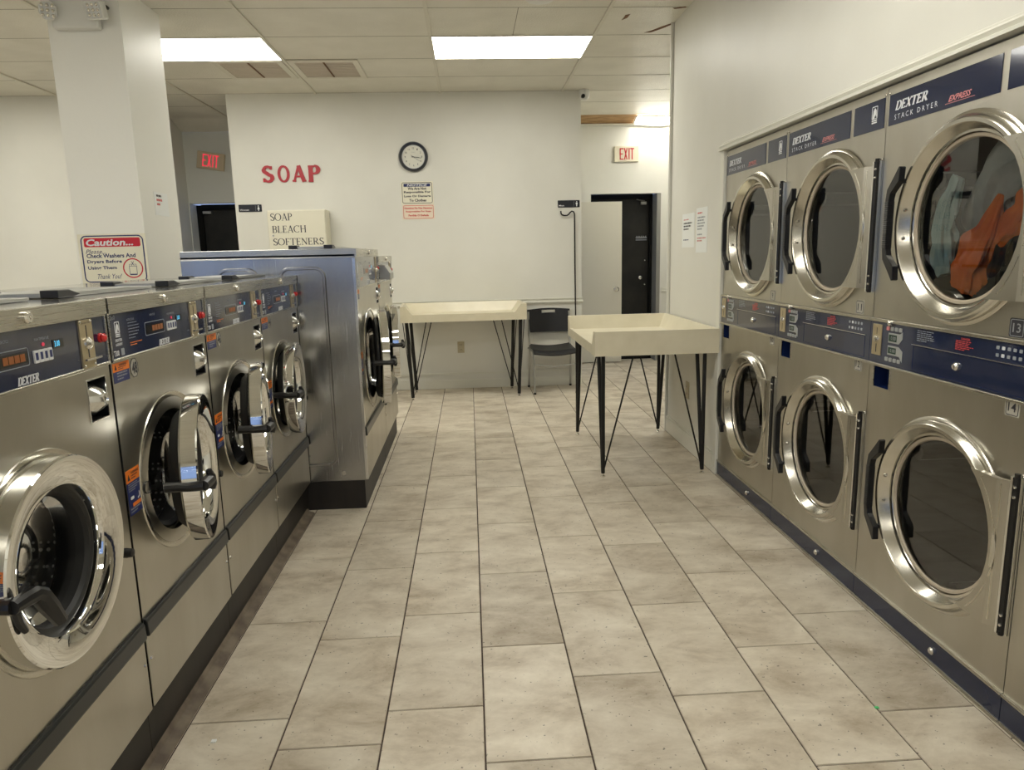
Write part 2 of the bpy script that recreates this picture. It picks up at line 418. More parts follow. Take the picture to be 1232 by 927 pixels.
# middle back wall: the face of the restroom block
wall('wall_back', [(-2.325, 1.175, YB, YB+.12, 0, H), (-2.325, -2.205, YB+.12, YE, 0, H), (1.055, 1.175, YB+.12, 8.1, 0, H), (1.055, 1.175, 8.1, YE, 2.08, H)])
wall('wall_back_left', [(XL, -3.33, YB, YB+.12, 0, H), (-3.45, -3.33, YB+.12, YE, 0, H)])
wall('wall_passage_left', [(-3.45, -2.325, YE, YE+.1, 2.078, H+.3), (-3.33, -3.32, YE-.01, YE+.3, 0, 2.078)], 'paint_cool')
wall('wall_passage_right', [(1.055, 1.53, YE, YE+.1, 0, H), (1.53, 2.405, YE, YE+.1, 2.103, H+.3), (2.405, 2.72, YE, YE+.1, 0, H), (2.70, 2.80, 5.40, YE+.1, 0, H), (1.62, 2.8, 5.30, 5.40, 0, H)])
wall('wall_right', [(XR, XR+.1, 4.30, 5.40, 0, H), (XR, XR+.1, YF, 4.30, 1.965, H), (XR, XR+.1, YF, .98, 0, 1.965)])
wall('wall_left', [(XL-.1, XL, YF, YB+.12, 0, H)])
wall('wall_front', [(XL, 2.0, YF-.1, YF, 0, .55), (XL, 2.0, YF-.1, YF, 2.45, H), (XL, -5.5, YF-.1, YF, .55, 2.45), (1.1, 2.0, YF-.1, YF, .55, 2.45), (-2.4, -2.1, YF-.1, YF, .55, 2.45)])
for i, (a, c) in enumerate(((-5.5, -2.4), (-2.1, 1.1))):
    b = MB(); b.box(a, c, YF-.06, YF-.05, .55, 2.45, 'window_glass')
    for x in (a, (2*a+c)/3, (a+2*c)/3, c): b.box(x-.025, x+.025, YF-.08, YF-.02, .55, 2.45, 'black_metal')
    for z in (.55, 2.45): b.box(a, c, YF-.08, YF-.02, z-.025, z+.025, 'black_metal')
    b.build('window_%d' % (i+1), kind='structure')
b = MB(); b.box(-9, 6, -14, YF-.25, -.1, -.05, 'pavement'); b.build('ground', kind='structure')
# pillar
b = MB(); b.box(-2.40, -1.985, 4.60, 5.17, 0, H, 'paint_white'); b.build('wall_pillar', kind='structure')
# corner guard and skirting on the right wall
b = MB(); b.box(XR-.022, XR, 5.385, 5.405, .0, H, 'paint'); b.build('trim_5', kind='structure', bevel=.004)
b = MB(); b.box(XR-.014, XR, 4.31, 5.385, 0, .115, 'paint_trim'); b.box(XR-.009, XR, 4.31, 5.385, .115, .125, 'paint_trim'); b.build('baseboard_right', kind='structure', bevel=.002)
b = MB(); b.box(-2.325, 1.175, YB-.014, YB, 0, .085, 'paint_trim'); b.box(-2.325, 1.175, YB-.009, YB, .085, .095, 'paint_trim'); b.build('baseboard_back', kind='structure', bevel=.002)
# chair rail and panel moulding on the back wall
def rail(name, x0, x1, y, ax=1):
    b = MB(); prof = [(0, .872), (.010, .872), (.014, .882), (.026, .890), (.026, .900), (.012, .905), (.012, .915), (.022, .925), (.022, .935), (0, .935)]
    vs = [(x, y-p, z) for x in (x0, x1) for p, z in prof]; n = len(prof)
    b.add(vs, [(i, (i+1) % n, n+(i+1) % n, n+i)[::-1] for i in range(n)]+[tuple(range(n)), tuple(range(2*n-1, n-1, -1))], 'paint_trim')
    b.build(name, kind='structure')
rail('trim_6', -2.325, 1.185, YB); rail('trim_7', 2.43, 2.70, YE)
b = MB(); b.ringrect(-2.2, 1.06, .16, .80, .002, .022, YB-.012, YB, 'paint_trim'); b.build('trim_8', kind='structure')
# white trim around the dryer bank
b = MB()
prof = [(0, 1.965), (.034, 1.965), (.034, 1.975), (.024, 1.980), (.030, 1.992), (.012, 2.004), (.012, 2.010), (.005, 2.014), (0, 2.014)]
n = len(prof); vs = [(XR-p, y, z) for y in (4.30, YF) for p, z in prof]
b.add(vs, [(i, (i+1) % n, n+(i+1) % n, n+i) for i in range(n)]+[tuple(range(n)), tuple(range(2*n-1, n-1, -1))], 'paint_trim'); b.build('trim_9', kind='structure')
b = MB(); b.box(XR-.016, XR+.1, 4.243, 4.300, 0, 1.965, 'paint_trim'); b.build('trim_10', kind='structure', bevel=.003)
# cove along the washer plinth
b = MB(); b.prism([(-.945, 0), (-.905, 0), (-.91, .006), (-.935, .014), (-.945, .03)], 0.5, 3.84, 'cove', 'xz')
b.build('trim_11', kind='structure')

# far doors
b = MB(); b.box(-3.32, -2.40, YE+.26, YE+.30, 0, 2.06, 'door_black')
b.box(-3.33, -3.26, YE+.20, YE+.26, 0, 2.07, 'frame_black'); b.box(-3.26, -2.33, YE+.20, YE+.26, 2.02, 2.078, 'frame_black'); b.box(-3.25, -3.15, YE+.20, YE+.25, 1.97, 2.0, 'tube_grey'); b.build('door_1', kind='structure')
d = MB().box(1.53, 2.33, YE+.28, YE+.32, 0.01, 2.12, 'door_black').build('door_2', kind='structure')
b = MB(); b.box(2.325, 2.36, YE+.22, YE+.30, 0, 2.12, 'frame_black'); b.box(2.36, 2.407, YE-.005, YE+.30, 0, 2.103, 'jamb_grey'); b.box(1.53, 2.40, YE+.22, YE+.28, 2.06, 2.103, 'frame_black')
b.box(1.53, 2.40, YE+.20, YE+.28, 0, .014, 'frame_black'); b.build('trim_12', kind='structure')
b = MB(); b.cyl(2.21, 1.06, .020, YE+.22, YE+.28, 'chrome_soft', 16, r1=.012); b.lathe(2.21, 1.06, [(0, YE+.215), (.022, YE+.22), (.028, YE+.235), (.02, YE+.25), (.03, YE+.272), (.03, YE+.278)], 'chrome_soft', 20); b.build('door_knob', d)
b = MB(); b.box(2.16, 2.30, YE+.262, YE+.28, 1.56, 1.575, 'grey_ink'); b.box(2.16, 2.30, YE+.262, YE+.28, 1.535, 1.545, 'grey_ink')
for k in range(5): b.cyl(2.175+k*.028, 1.585, .007, YE+.265, YE+.28, 'grey_ink', 8)
b.cyl(2.28, 1.28, .008, YE+.27, YE+.28, 'chrome_soft', 10); b.cyl(2.28, .97, .008, YE+.27, YE+.28, 'chrome_soft', 10); b.build('door_latch', d)
b = MB(); b.box(2.22, 2.29, YE+.255, YE+.28, 1.985, 2.02, 'tube_grey'); b.tube([(2.27, YE+.26, 2.03), (2.20, YE+.25, 2.04), (2.16, YE+.25, 2.05)], .006, 'tube_grey', 6); b.build('door_closer', d)
d = MB(); d.box(1.09, 1.905, 8.93, 8.968, .012, 2.005, 'door_white'); d = d.build('door_3', kind='structure', bevel=.002)
b = MB(); b.lathe(1.835, .935, [(0, 8.865), (.020, 8.867), (.029, 8.88), (.026, 8.895), (.013, 8.905), (.013, 8.918), (.032, 8.922), (.034, 8.93)], 'bolt_steel', 20); b.build('door_knob', d)

# ------------------------------------------------------------------ ceiling fixtures
def troffer(x, y, label, knob=False):
    t = thing('ceiling_light', label, 'ceiling light', (x, y, H), group='recessed fluorescent ceiling lights')
    b = MB(); L_, W_ = .603, .30
    b.box(-L_, L_, -W_, W_, -.004, -.0005, 'diffuser'); b.build('diffuser', t)
    f = MB()
    for a in ((-L_-.008, L_+.008, -W_-.008, -W_), (-L_-.008, L_+.008, W_, W_+.008), (-L_-.008, -L_, -W_, W_), (L_, L_+.008, -W_, W_)): f.box(*a, -.008, -.0002, 'ceiling_bar')
    f.build('frame', t)
    if knob:
        k = MB(); k.cyl(.20, .005, .018, -.028, -.004, 'vent_grey', 16, axis='z'); k.build('cap', t)
    return t
troffer(.379, 5.975, 'bright recessed ceiling light nearest the clock wall, centre of the photo', True)
troffer(-2.068, 5.975, 'bright recessed ceiling light partly hidden by the white pillar')
for i, (x, y) in enumerate(((.379, 2.30), (-2.068, 2.30), (-4.51, 2.30), (-4.51, 5.975), (.379, -1.37), (-2.068, -1.37), (-4.51, -1.37))):
    troffer(x, y, ['ceiling light above the aisle between washers and dryers', 'ceiling light above the washers', 'ceiling light far left of the washers', 'ceiling light left of the white pillar', 'ceiling light behind the aisle near the front windows', 'ceiling light near the left front window', 'ceiling light in the far front left corner'][i])
t = thing('ceiling_light', 'unseen small square ceiling light added to brighten the right exit passage, behind the wall with the papers', 'ceiling light', (2.49, 7.85, H))  # added lamp, out of view behind the corner, to brighten the passage
b = MB(); b.box(-.19, .19, -.24, .24, -.004, -.0005, 'diffuser_open'); b.build('diffuser', t)
b = MB(); b.ribbon([(-.2, -.25), (.2, -.25), (.2, .25), (-.2, .25)], .02, -.008, -.0002, 'ceiling_bar', True); b.v = [(x, z, y) for x, y, z in b.v]; b.build('frame', t)
t = thing('ceiling_light', 'small sagging lit ceiling panel above the right exit passage', 'ceiling light', (2.36, 8.90, 2.949), rx=math.radians(-19.5))
b = MB(); b.box(-.30, .33, -.085, .085, 0, .004, 'diffuser_open'); b.build('diffuser', t)
b = MB(); b.box(-.325, -.30, -.10, .10, -.006, .004, 'ceiling_bar'); b.box(-.325, .335, .085, .10, -.006, .004, 'vent_grey'); b.box(-.325, .335, -.10, -.085, -.006, .004, 'ceiling_bar'); b.build('frame', t)
for x0, x1, lb in ((-2.05, -1.475, 'square ceiling vent just left of the ceiling bar, beside the left light'), (-1.435, -.86, 'square ceiling vent just right of the ceiling bar, between the two lights')):
    t = thing('ceiling_vent', lb, 'vent', ((x0+x1)/2, 6.585, H), group='return air vents in the ceiling'); hw = (x1-x0)/2
    b = MB(); b.box(-hw+.05, hw-.05, -.25, .25, -.004, -.0008, 'vent_grey'); b.build('grille', t)
    b = MB()
    for k in range(13): b.box(-hw+.05, hw-.05, -.24+k*.04, -.237+k*.04, -.009, -.004, 'vent_grey')
    b.box(-.006, .006, -.25, .25, -.012, -.004, 'water_stain'); b.build('slats', t)
    b = MB()
    for q in ((-hw, hw, -.30, -.25), (-hw, hw, .25, .30), (-hw, -hw+.05, -.25, .25), (hw-.05, hw, -.25, .25)): b.box(*q, -.012, -.0006, 'ceiling_bar')
    b.build('frame', t, bevel=.003)
b = MB(); b.lathe(0, 0, [(.10, 0), (.10, -.012), (.085, -.03), (.05, -.036), (0, -.036)], 'cam_white', 28, axis='z')
o = b.build('smoke_detector', loc=(.50, 4.83, H-.0005)); tag(o, 'round white detector on the ceiling at the top edge above the centre light', 'smoke detector')
# dome camera
t = thing('security_camera', 'small white dome camera at the top right corner of the clock wall', 'security camera', (1.205, YB-.03, 2.955))
b = MB(); b.lathe(0, 0, [(0, -.06), (.03, -.055), (.05, -.03), (.055, 0), (.052, .04), (0, .04)], 'cam_white', 24, axis='z'); b.build('dome', t)
b = MB(); b.lathe(-.018, -.025, [(0, -.062), (.018, -.06), (.020, -.05), (.020, -.02)], 'lens_black', 16); b.build('lens', t)

# ------------------------------------------------------------------ serif letters (drawn as strokes, unit cap height)
def arc(cx, cz, rx, rz, a0, a1, n=14): return [(cx+rx*math.cos(math.radians(a0+(a1-a0)*k/n)), cz+rz*math.sin(math.radians(a0+(a1-a0)*k/n))) for k in range(n+1)]
def arcw(a0, a1, tk, tn, n=14): return [tn+(tk-tn)*abs(math.cos(math.radians(a0+(a1-a0)*k/n)))**1.3 for k in range(n+1)]
def serif(ch, b, ox, oz, k, y0, y1, mt, tk=.13, tn=.05, sf=.05):
    cnt = [0]
    def R(p, w_): cnt[0] += 1; b.ribbon([(ox+k*x, oz+k*z) for x, z in p], [k*q for q in w_] if isinstance(w_, list) else k*w_, y0-cnt[0]*(y1-y0)*.02, y1, mt)
    def sr(x, z, h=.11): R([(x-h, z), (x+h, z)], sf)
    e = sf/2; lo, hi = e, 1-e
    if ch == 'L': R([(.15, 0), (.15, 1)], tk); sr(.15, hi); sr(.13, lo); R([(.1, lo), (.55, lo)], sf); R([(.55, 0), (.57, .2)], sf); return .66
    if ch == 'E': R([(.15, 0), (.15, 1)], tk); R([(.03, lo), (.54, lo)], sf); R([(.03, hi), (.52, hi)], sf); R([(.15, .52), (.42, .52)], sf); R([(.54, 0), (.56, .2)], sf); R([(.52, 1), (.52, .82)], sf); R([(.42, .42), (.42, .62)], sf); return .66
    if ch == 'F': R([(.15, 0), (.15, 1)], tk); sr(.15, lo); R([(.03, hi), (.52, hi)], sf); R([(.15, .52), (.42, .52)], sf); R([(.52, 1), (.52, .82)], sf); R([(.42, .42), (.42, .62)], sf); return .62
    if ch == 'H': R([(.15, 0), (.15, 1)], tk); R([(.68, 0), (.68, 1)], tk); R([(.15, .52), (.68, .52)], sf); [sr(x, z) for x in (.15, .68) for z in (lo, hi)]; return .88
    if ch == 'T': R([(.36, 0), (.36, 1)], tk); sr(.36, lo, .13); R([(.03, hi), (.69, hi)], sf); R([(.04, 1), (.03, .8)], sf); R([(.68, 1), (.69, .8)], sf); return .76
    if ch == 'N': R([(.14, 0), (.14, 1)], tn); R([(.68, 0), (.68, 1)], tn); R([(.14, .97), (.68, .05)], tk); sr(.14, lo); sr(.12, hi); sr(.68, hi); return .84
    if ch == 'A': R([(.10, 0), (.38, 1)], tn); R([(.38, 1), (.66, 0)], tk); R([(.20, .33), (.57, .33)], sf); sr(.10, lo, .10); sr(.66, lo, .12); return .80
    if ch == 'D': R([(.15, 0), (.15, 1)], tk); sr(.13, lo); sr(.13, hi); R([(.1, hi), (.34, hi)], sf); R(arc(.34, .5, .34, .475, 90, -90), arcw(90, -90, tk, sf)); R([(.34, lo), (.1, lo)], sf); return .78
    if ch == 'X': R([(.10, 1), (.60, 0)], tk); R([(.60, 1), (.10, 0)], tn); [sr(x, z, .10) for x in (.10, .60) for z in (lo, hi)]; return .72
    if ch in 'PRB':
        R([(.15, 0), (.15, 1)], tk); sr(.13, lo); sr(.11, hi, .08); R([(.1, hi), (.34, hi)], sf)
        R(arc(.34, .745, .20, .232, 90, -90), arcw(90, -90, tk, sf)); R([(.34, .513), (.15, .513)], sf)
        if ch == 'R': R([(.34, .50), (.66, .03)], tk); sr(.68, lo, .09); return .80
        if ch == 'B': R([(.15, .5), (.36, .5)], sf); R(arc(.36, .268, .23, .245, 90, -90), arcw(90, -90, tk, sf)); R([(.36, lo), (.05, lo)], sf); return .70
        return .66
    if ch == 'O': p = arc(.45, .5, .39, .48, 0, 360, 28)[:-1]; b.ribbon([(ox+k*x, oz+k*z) for x, z in p], [k*q for q in arcw(0, 360, tk, tn, 28)[:-1]], y0, y1, mt, True); return .95
    if ch == 'C': R(arc(.45, .5, .39, .48, 48, 312, 22), arcw(48, 312, tk, tn, 22)); R([(.72, .78), (.73, 1)], sf); return .84
    if ch == 'S':
        p = arc(.30, .735, .20, .235, 25, 200, 12)+[(.24, .56), (.38, .44)]+arc(.31, .265, .22, .24, 30, -155, 12)
        wd = [tn+.02]*3+[tn+.03]*3+[tk*.75]*4+[tk]*9+[tk*.8]*3+[tn+.02]*5
        R(p, (wd+[tn+.02]*40)[:len(p)]); R([(.49, .78), (.50, 1)], sf); R([(.09, .0), (.09, .24)], sf); return .60
    return .4
def serif_line(b, s, x0, x1, z0, z1, y0, y1, mt, slant=0., **kw):
    tmp = MB(); w_ = 0
    for c in s: w_ += serif(c, tmp, w_, 0, 1, 0, 1, mt, **kw)
    b2 = MB(); ox = 0; k = z1-z0
    for c in s: ox += serif(c, b2, ox, 0, 1.0, y0, y1, mt, **kw)
    sx = (x1-x0)/ox
    b.add([(x0+v[0]*sx+slant*v[2]*k, v[1], z0+v[2]*k) for v in b2.v], b2.f, mt)

# ------------------------------------------------------------------ back wall objects (front faces -Y)
for ch, x, w_ in (('S', -2.033, .118), ('O', -1.880, .118), ('A', -1.737, .135), ('P', -1.578, .122)):
    tmp = MB(); adv = serif(ch, tmp, 0, 0, 1, 0, 1, 'letter_red', tk=.22, tn=.12, sf=.11)
    xs = [v[0] for v in tmp.v]; zs = [v[2] for v in tmp.v]; b = MB(); sc = w_/(max(xs)-min(xs)); sz = .165/(max(zs)-min(zs))
    b.add([((v[0]-min(xs))*sc, -.012+.012*v[1], (v[2]-min(zs))*sz) for v in tmp.v], tmp.f, 'letter_red')
    o = b.build('wall_letter', loc=(x, YB, 2.155)); tag(o, {'S': 'red wooden slab letter S, first of the word on the white wall', 'O': 'red wooden slab letter O on the white wall', 'A': 'red wooden slab letter A on the white wall', 'P': 'red wooden slab letter P, last of the word on the white wall'}[ch], 'letter', 'red letters on the back wall')
# clock
t = thing('wall_clock', 'round black rimmed wall clock above the notice sign', 'clock', (-.524, YB, 2.381))
b = MB(); b.lathe(0, 0, [(.145, 0), (.147, -.02), (.138, -.038), (.122, -.036), (.116, -.02), (.114, -.016)], 'clock_rim', 48); b.build('rim', t)
b = MB(); b.lathe(0, 0, [(.116, -.016), (.104, -.0155), (.104, -.014)], 'cam_white', 48); b.disc(0, 0, .116, -.0135, 'clock_face', 48); b.build('face', t)
b = MB()
for h in range(1, 13):
    a = PI/2-h*PI/6; x, z = .083*math.cos(a), .083*math.sin(a); ww = .010 if h < 10 else .017
    b.text(str(h), x-ww/2, x+ww/2, z-.009, z+.009, -.0145, 'dark_ink', .01)
b.text('QUARTZ', -.018, .018, .040, .047, -.0145, 'grey_ink'); b.build('numerals', t)
b = MB(); aa = -.10; b.ribbon([(-.02, .0), (.055*math.cos(aa), .055*math.sin(aa))], [.006, .004], -.017, -.016, 'dark_ink'); b.build('hour_hand', t)
b = MB(); aa = -.16; b.ribbon([(-.03*math.cos(.6), .03*math.sin(.6)), (0, 0), (.08*math.cos(aa), .08*math.sin(aa))], [.003, .005, .003], -.019, -.018, 'dark_ink'); b.build('minute_hand', t)
b = MB(); aa = -.62; b.ribbon([(0, 0), (.078*math.cos(aa), .078*math.sin(aa))], .0018, -.021, -.020, 'dark_ink'); b.cyl(0, 0, .004, -.022, -.016, 'dark_ink', 10); b.build('second_hand', t)
# notice signs
t = thing('notice_sign', 'white notice sign with navy border and black lettering under the clock', 'sign', (-.665, YB, 1.920))
b = MB(); b.box(0, .325, -.004, 0, 0, .222, 'sign_cream'); b.build('board', t)
b = MB(); b.ringrect(.012, .313, .010, .212, .018, .005, -.0055, -.004, 'dark_ink'); b.roundrect(.028, .297, .172, .202, .004, -.005, -.004, 'navy_ink', 3); b.build('border', t)
b = MB(); b.text('NOTICE', .062, .266, .176, .198, -.0056, 'white_ink', .03, .2)
for s_, a, c, z in (('We Are Not', .068, .257, .140), ('Responsible For', .028, .300, .103), ('Loss Or Damage', .030, .298, .063), ('To Clothes', .080, .252, .024)): b.text(s_, a, c, z, z+.027, -.0056, 'dark_ink', .035)
b.build('lettering', t)
t = thing('notice_sign', 'cream notice sign with red Spanish lettering below the English notice', 'sign', (-.660, YB, 1.770))
b = MB(); b.box(0, .325, -.004, 0, 0, .146, 'sign_pink'); b.build('board', t)
b = MB(); b.ringrect(.012, .313, .010, .136, .014, .004, -.0055, -.004, 'red_ink'); b.build('border', t)
b = MB()
for s_, a, c, z in (('Nosotros No Nos Hacemos', .022, .303, .100), ('Responsables Por Ropa', .036, .290, .065), ('Perdida O Da\u00f1ada', .060, .265, .028)): b.text(s_, a, c, z, z+.021, -.0056, 'red_ink', .03)
b.build('lettering', t)
# restroom plates
def plate(x, z, wd, word, label, women):
    t = thing('restroom_sign', label, 'sign', (x, YB, z)); b = MB(); b.roundrect(0, wd, 0, .072, .006, -.005, 0, 'sign_navy' if 0 else 'clock_rim', 3); b.build('plate', t)
    b = MB(); b.text(word, .012, .012+.018*len(word), .012, .028, -.0056, 'white_ink', .01); b.box(wd*.73, wd*.73+.0015, -.0056, -.005, .008, .064, 'grey_ink'); b.build('lettering', t)
    b = MB(); cx = wd*.86; b.disc(cx, .056, .006, -.0056, 'white_ink', 12)
    if women: b.prism([(cx-.005, .047), (cx+.005, .047), (cx+.012, .024), (cx+.004, .024), (cx+.004, .010), (cx-.004, .010), (cx-.004, .024), (cx-.012, .024)], -.0058, -.005, 'white_ink')
    else: b.prism([(cx-.009, .048), (cx+.009, .048), (cx+.009, .028), (cx+.005, .028), (cx+.005, .010), (cx-.005, .010), (cx-.005, .028), (cx-.009, .028)], -.0058, -.005, 'white_ink')
    b.build('pictogram', t)
plate(-2.292, 1.874, .228, 'Women', 'black restroom plate with a woman figure, left of the soap cabinet', True)
plate(.931, 1.858, .228, 'Men', 'black restroom plate with a man figure, above the metal hook pole', False)
# soap vending cabinet
t = thing('vending_cabinet', 'cream wall cabinet with black SOAP BLEACH SOFTENERS lettering behind the big washer', 'cabinet', (-1.960, 7.29, 1.10))
b = MB(); b.box(0, .565, 0, .214, 0, .772, 'cream_box'); b.build('body', t, bevel=.004)
b = MB(); b.box(.008, .557, -.012, 0, .008, .764, 'cream_box'); b.build('door', t, bevel=.003)
b = MB(); serif_line(b, 'SOAP', .030, .245, .672, .740, -.0136, -.012, 'dark_ink'); serif_line(b, 'BLEACH', .040, .375, .555, .622, -.0136, -.012, 'dark_ink'); serif_line(b, 'SOFTENERS', .040, .535, .435, .500, -.0136, -.012, 'dark_ink'); b.build('lettering', t)
b = MB(); b.cyl(.048, .528, .009, -.022, -.012, 'bolt_steel', 12); b.build('lock', t)
# outlets
def outlet(loc, rz, label):
    t = thing('power_outlet', label, 'outlet', loc, rz); b = MB(); b.roundrect(-.036, .036, -.06, .06, .004, -.006, 0, 'outlet_ivory', 3); b.build('plate', t)
    b = MB()
    for z in (.026, -.026): b.roundrect(-.018, .018, z-.017, z+.017, .008, -.009, -.006, 'outlet_ivory', 4); b.box(-.010, -.007, -.0095, -.009, z-.006, z+.007, 'dark_ink'); b.box(.007, .010, -.0095, -.009, z-.006, z+.007, 'dark_ink')
    b.build('sockets', t)
outlet((-.115, YB, .440), 0, 'ivory wall outlet under the small folding table')
outlet((XR, 4.885, .42), -PI/2, 'ivory wall outlet on the right wall behind the large folding table legs')
# hook pole
b = MB(); pth = [(-.142, 0, 1.822), (-.140, 0, 1.800), (-.128, 0, 1.782), (-.105, 0, 1.776), (-.078, 0, 1.777), (-.060, 0, 1.788), (-.045, 0, 1.806), (-.027, 0, 1.818), (-.010, 0, 1.812), (0, 0, 1.79), (0, -.01, 1.2), (.002, -.03, .45), (.003, -.05, .008)]
b.tube(pth, .0075, 'black_metal', 8); o = b.build('hook_pole', loc=(1.100, YB-.034, 0)); tag(o, 'thin dark metal pole with a hooked top leaning at the corner of the clock wall', 'pole')
# exit signs
def exit_sign(loc, rx, label, body, red, wd, ht, ry=0):
    t = thing('exit_sign', label, 'sign', loc, 0, None, rx, ry); b = MB(); b.box(-wd/2, wd/2, -.045, 0, -ht/2, ht/2, body); b.build('housing', t, bevel=.005)
    b = MB(); k = wd*.30; x = -k+.004
    L_ = [('E', 0), ('X', 1), ('I', 2), ('T', 3)]; h = ht*.36; wd_ = wd*.135; st = wd*.042
    xs = [-wd*.27, -wd*.09, wd*.075, wd*.165]
    def rb(p): b.ribbon(p, st, -.0475, -.045, red)
    x = xs[0]; rb([(x, -h), (x, h)]); rb([(x, h-st/2), (x+wd_, h-st/2)]); rb([(x, 0), (x+wd_*.8, 0)]); rb([(x, -h+st/2), (x+wd_, -h+st/2)])
    x = xs[1]; rb([(x-.002, -h), (x+wd_*.75, h)]); rb([(x+wd_*.75, -h), (x-.002, h)])
    x = xs[2]+.006; rb([(x, -h), (x, h)])
    x = xs[3]; rb([(x-.006, h-st/2), (x+wd_, h-st/2)]); rb([(x+wd_*.5-.003, -h), (x+wd_*.5-.003, h)])
    b.build('lettering', t)
exit_sign((-3.015, YE, 2.562), 0, 'dim tan exit sign hanging crooked in the dark left passage', 'exit_tan', 'exit_red_lit', .315, .195, math.radians(9))
exit_sign((1.965, YE, 2.570), 0, 'cream exit sign with red letters above the open white door', 'exit_cream', 'exit_red', .300, .185)

# ------------------------------------------------------------------ pillar objects
t = thing('caution_sign', 'white caution sign with red banner and navy border on the white pillar', 'sign', (-2.388, 4.60, 1.274))
b = MB(); b.box(0, .405, -.005, 0, 0, .302, 'sign_cream'); b.build('board', t)
b = MB(); b.ringrect(.020, .388, .012, .290, .030, .007, -.0062, -.005, 'sign_navy'); b.build('border', t)
b = MB(); b.roundrect(.036, .372, .224, .278, .010, -.0062, -.005, 'sign_red', 4); b.build('banner', t)
b = MB(); b.text('Caution...', .048, .330, .230, .272, -.0068, 'white_ink', .03, .18)
b.text('Please...', .040, .160, .184, .210, -.0056, 'navy_ink', 0, .35)
for s_, a, c, z in (('Check Washers And', .042, .335, .158), ('Dryers Before', .042, .250, .120), ('Using Them', .042, .215, .082)): b.text(s_, a, c, z, z+.026, -.0056, 'navy_ink', .03)
b.text('Thank You!', .095, .240, .030, .060, -.0056, 'navy_ink', .0, .4); b.build('lettering', t)
b = MB(); cx, cz = .312, .092; b.ribbon([(cx+.057*math.cos(a*PI/18), cz+.057*math.sin(a*PI/18)) for a in range(36)], .007, -.0062, -.005, 'sign_red', True)
b.ringrect(cx-.022, cx+.022, cz-.036, cz+.012, .002, .0022, -.0060, -.005, 'navy_ink'); b.box(cx-.022, cx+.022, -.0060, -.005, cz-.042, cz-.037, 'navy_ink'); b.ringrect(cx-.020, cx+.020, cz+.012, cz+.024, .002, .002, -.0060, -.005, 'navy_ink')
b.text('X', cx-.010, cx+.010, cz+.015, cz+.042, -.0057, 'navy_ink'); b.build('pictogram', t)
t = thing('instruction_notice', 'pale printed notice mostly hidden below the caution sign on the pillar', 'notice', (-2.375, 4.60, 1.02))
b = MB(); b.box(0, .35, -.004, 0, 0, .245, 'paper'); b.build('sheet', t)
b = MB(); b.ringrect(.010, .34, .01, .235, .004, .002, -.0046, -.004, 'grey_ink'); b.bars(.03, .20, .12, .228, 6, -.0045, 'grey_ink', 3); b.bars(.21, .32, .12, .228, 6, -.0045, 'pink_ink', 5); b.build('lettering', t)
t = thing('paper_notice', 'small white paper taped to the right side of the pillar', 'notice', (-1.985, 4.790, 1.695), PI/2, ry=0)
b = MB(); b.X = Matrix.Rotation(math.radians(0), 4, 'Y'); b.box(0, .205, -.0022, -.0002, 0, .146, 'paper'); b.build('sheet', t)
b = MB(); b.bars(.03, .17, .112, .130, 1, -.003, 'dark_ink', 2, .7); b.bars(.03, .18, .084, .104, 1, -.003, 'red_ink', 3, .7); b.bars(.03, .12, .058, .076, 1, -.003, 'red_ink', 4, .7); b.build('lettering', t)
t = thing('emergency_light', 'white twin-head emergency light at the top of the pillar', 'emergency light', (-2.215, 4.60, 2.86))
b = MB(); b.box(-.135, .125, -.055, 0, -.125, .10, 'cam_white'); b.build('housing', t, bevel=.012)
for sx, rot in ((-1, .5), (1, -.15)):
    b = MB(); b.X = Matrix.Translation((sx*.135, -.075, -.035)) @ Matrix.Rotation(rot*.9, 4, 'Z') @ Matrix.Rotation(.25, 4, 'X')
    oc = [(.048*math.cos(a), .055*math.sin(a)) for a in [PI/8+k*PI/4 for k in range(8)]] if sx < 0 else rr(-.052, .052, -.05, .05, .012, 3)
    b.prism(oc, -.03, .02, 'cam_white'); h = b.build('lamp_head', t, bevel=.006)
    b = MB(); b.X = Matrix.Translation((sx*.135, -.075, -.035)) @ Matrix.Rotation(rot*.9, 4, 'Z') @ Matrix.Rotation(.25, 4, 'X')
    b.prism([(x*.82, z*.82) for x, z in oc], -.034, -.03, 'lamp_lens')
    for i in range(3):
        for j in range(3): b.lathe(-.026+i*.026, -.026+j*.026, [(0, -.041), (.006, -.039), (.010, -.034)], 'bolt_steel', 8)
    b.build('lens', h)
b = MB(); b.cyl(.165, .0, .010, -.02, 0, 'black_plastic', 10); b.build('test_button', t)
# papers on the right wall
def paper(y, z, wd, ht, label, rows):
    t = thing('paper_notice', label, 'notice', (XR, y, z), -PI/2); b = MB(); b.box(0, wd, -.002, -.0002, 0, ht, 'paper'); b.build('sheet', t); b = MB()
    for (z0, z1, n, mt) in rows: b.bars(wd*.13, wd*.9, z0*ht, z1*ht, n, -.0028, mt, int(z0*100), .5)
    b.build('lettering', t)
paper(5.090, 1.417, .275, .229, 'white paper notice on the right wall, the shorter sheet nearer the passage', [(.78, .84, 1, 'pink_ink'), (.48, .74, 3, 'dark_ink'), (.18, .24, 1, 'navy_ink')])
paper(4.775, 1.381, .222, .288, 'white paper notice on the right wall, the taller sheet nearer the dryers', [(.84, .90, 1, 'red_ink'), (.48, .80, 5, 'grey_ink'), (.36, .42, 1, 'grey_ink'), (.22, .34, 2, 'pink_ink')])

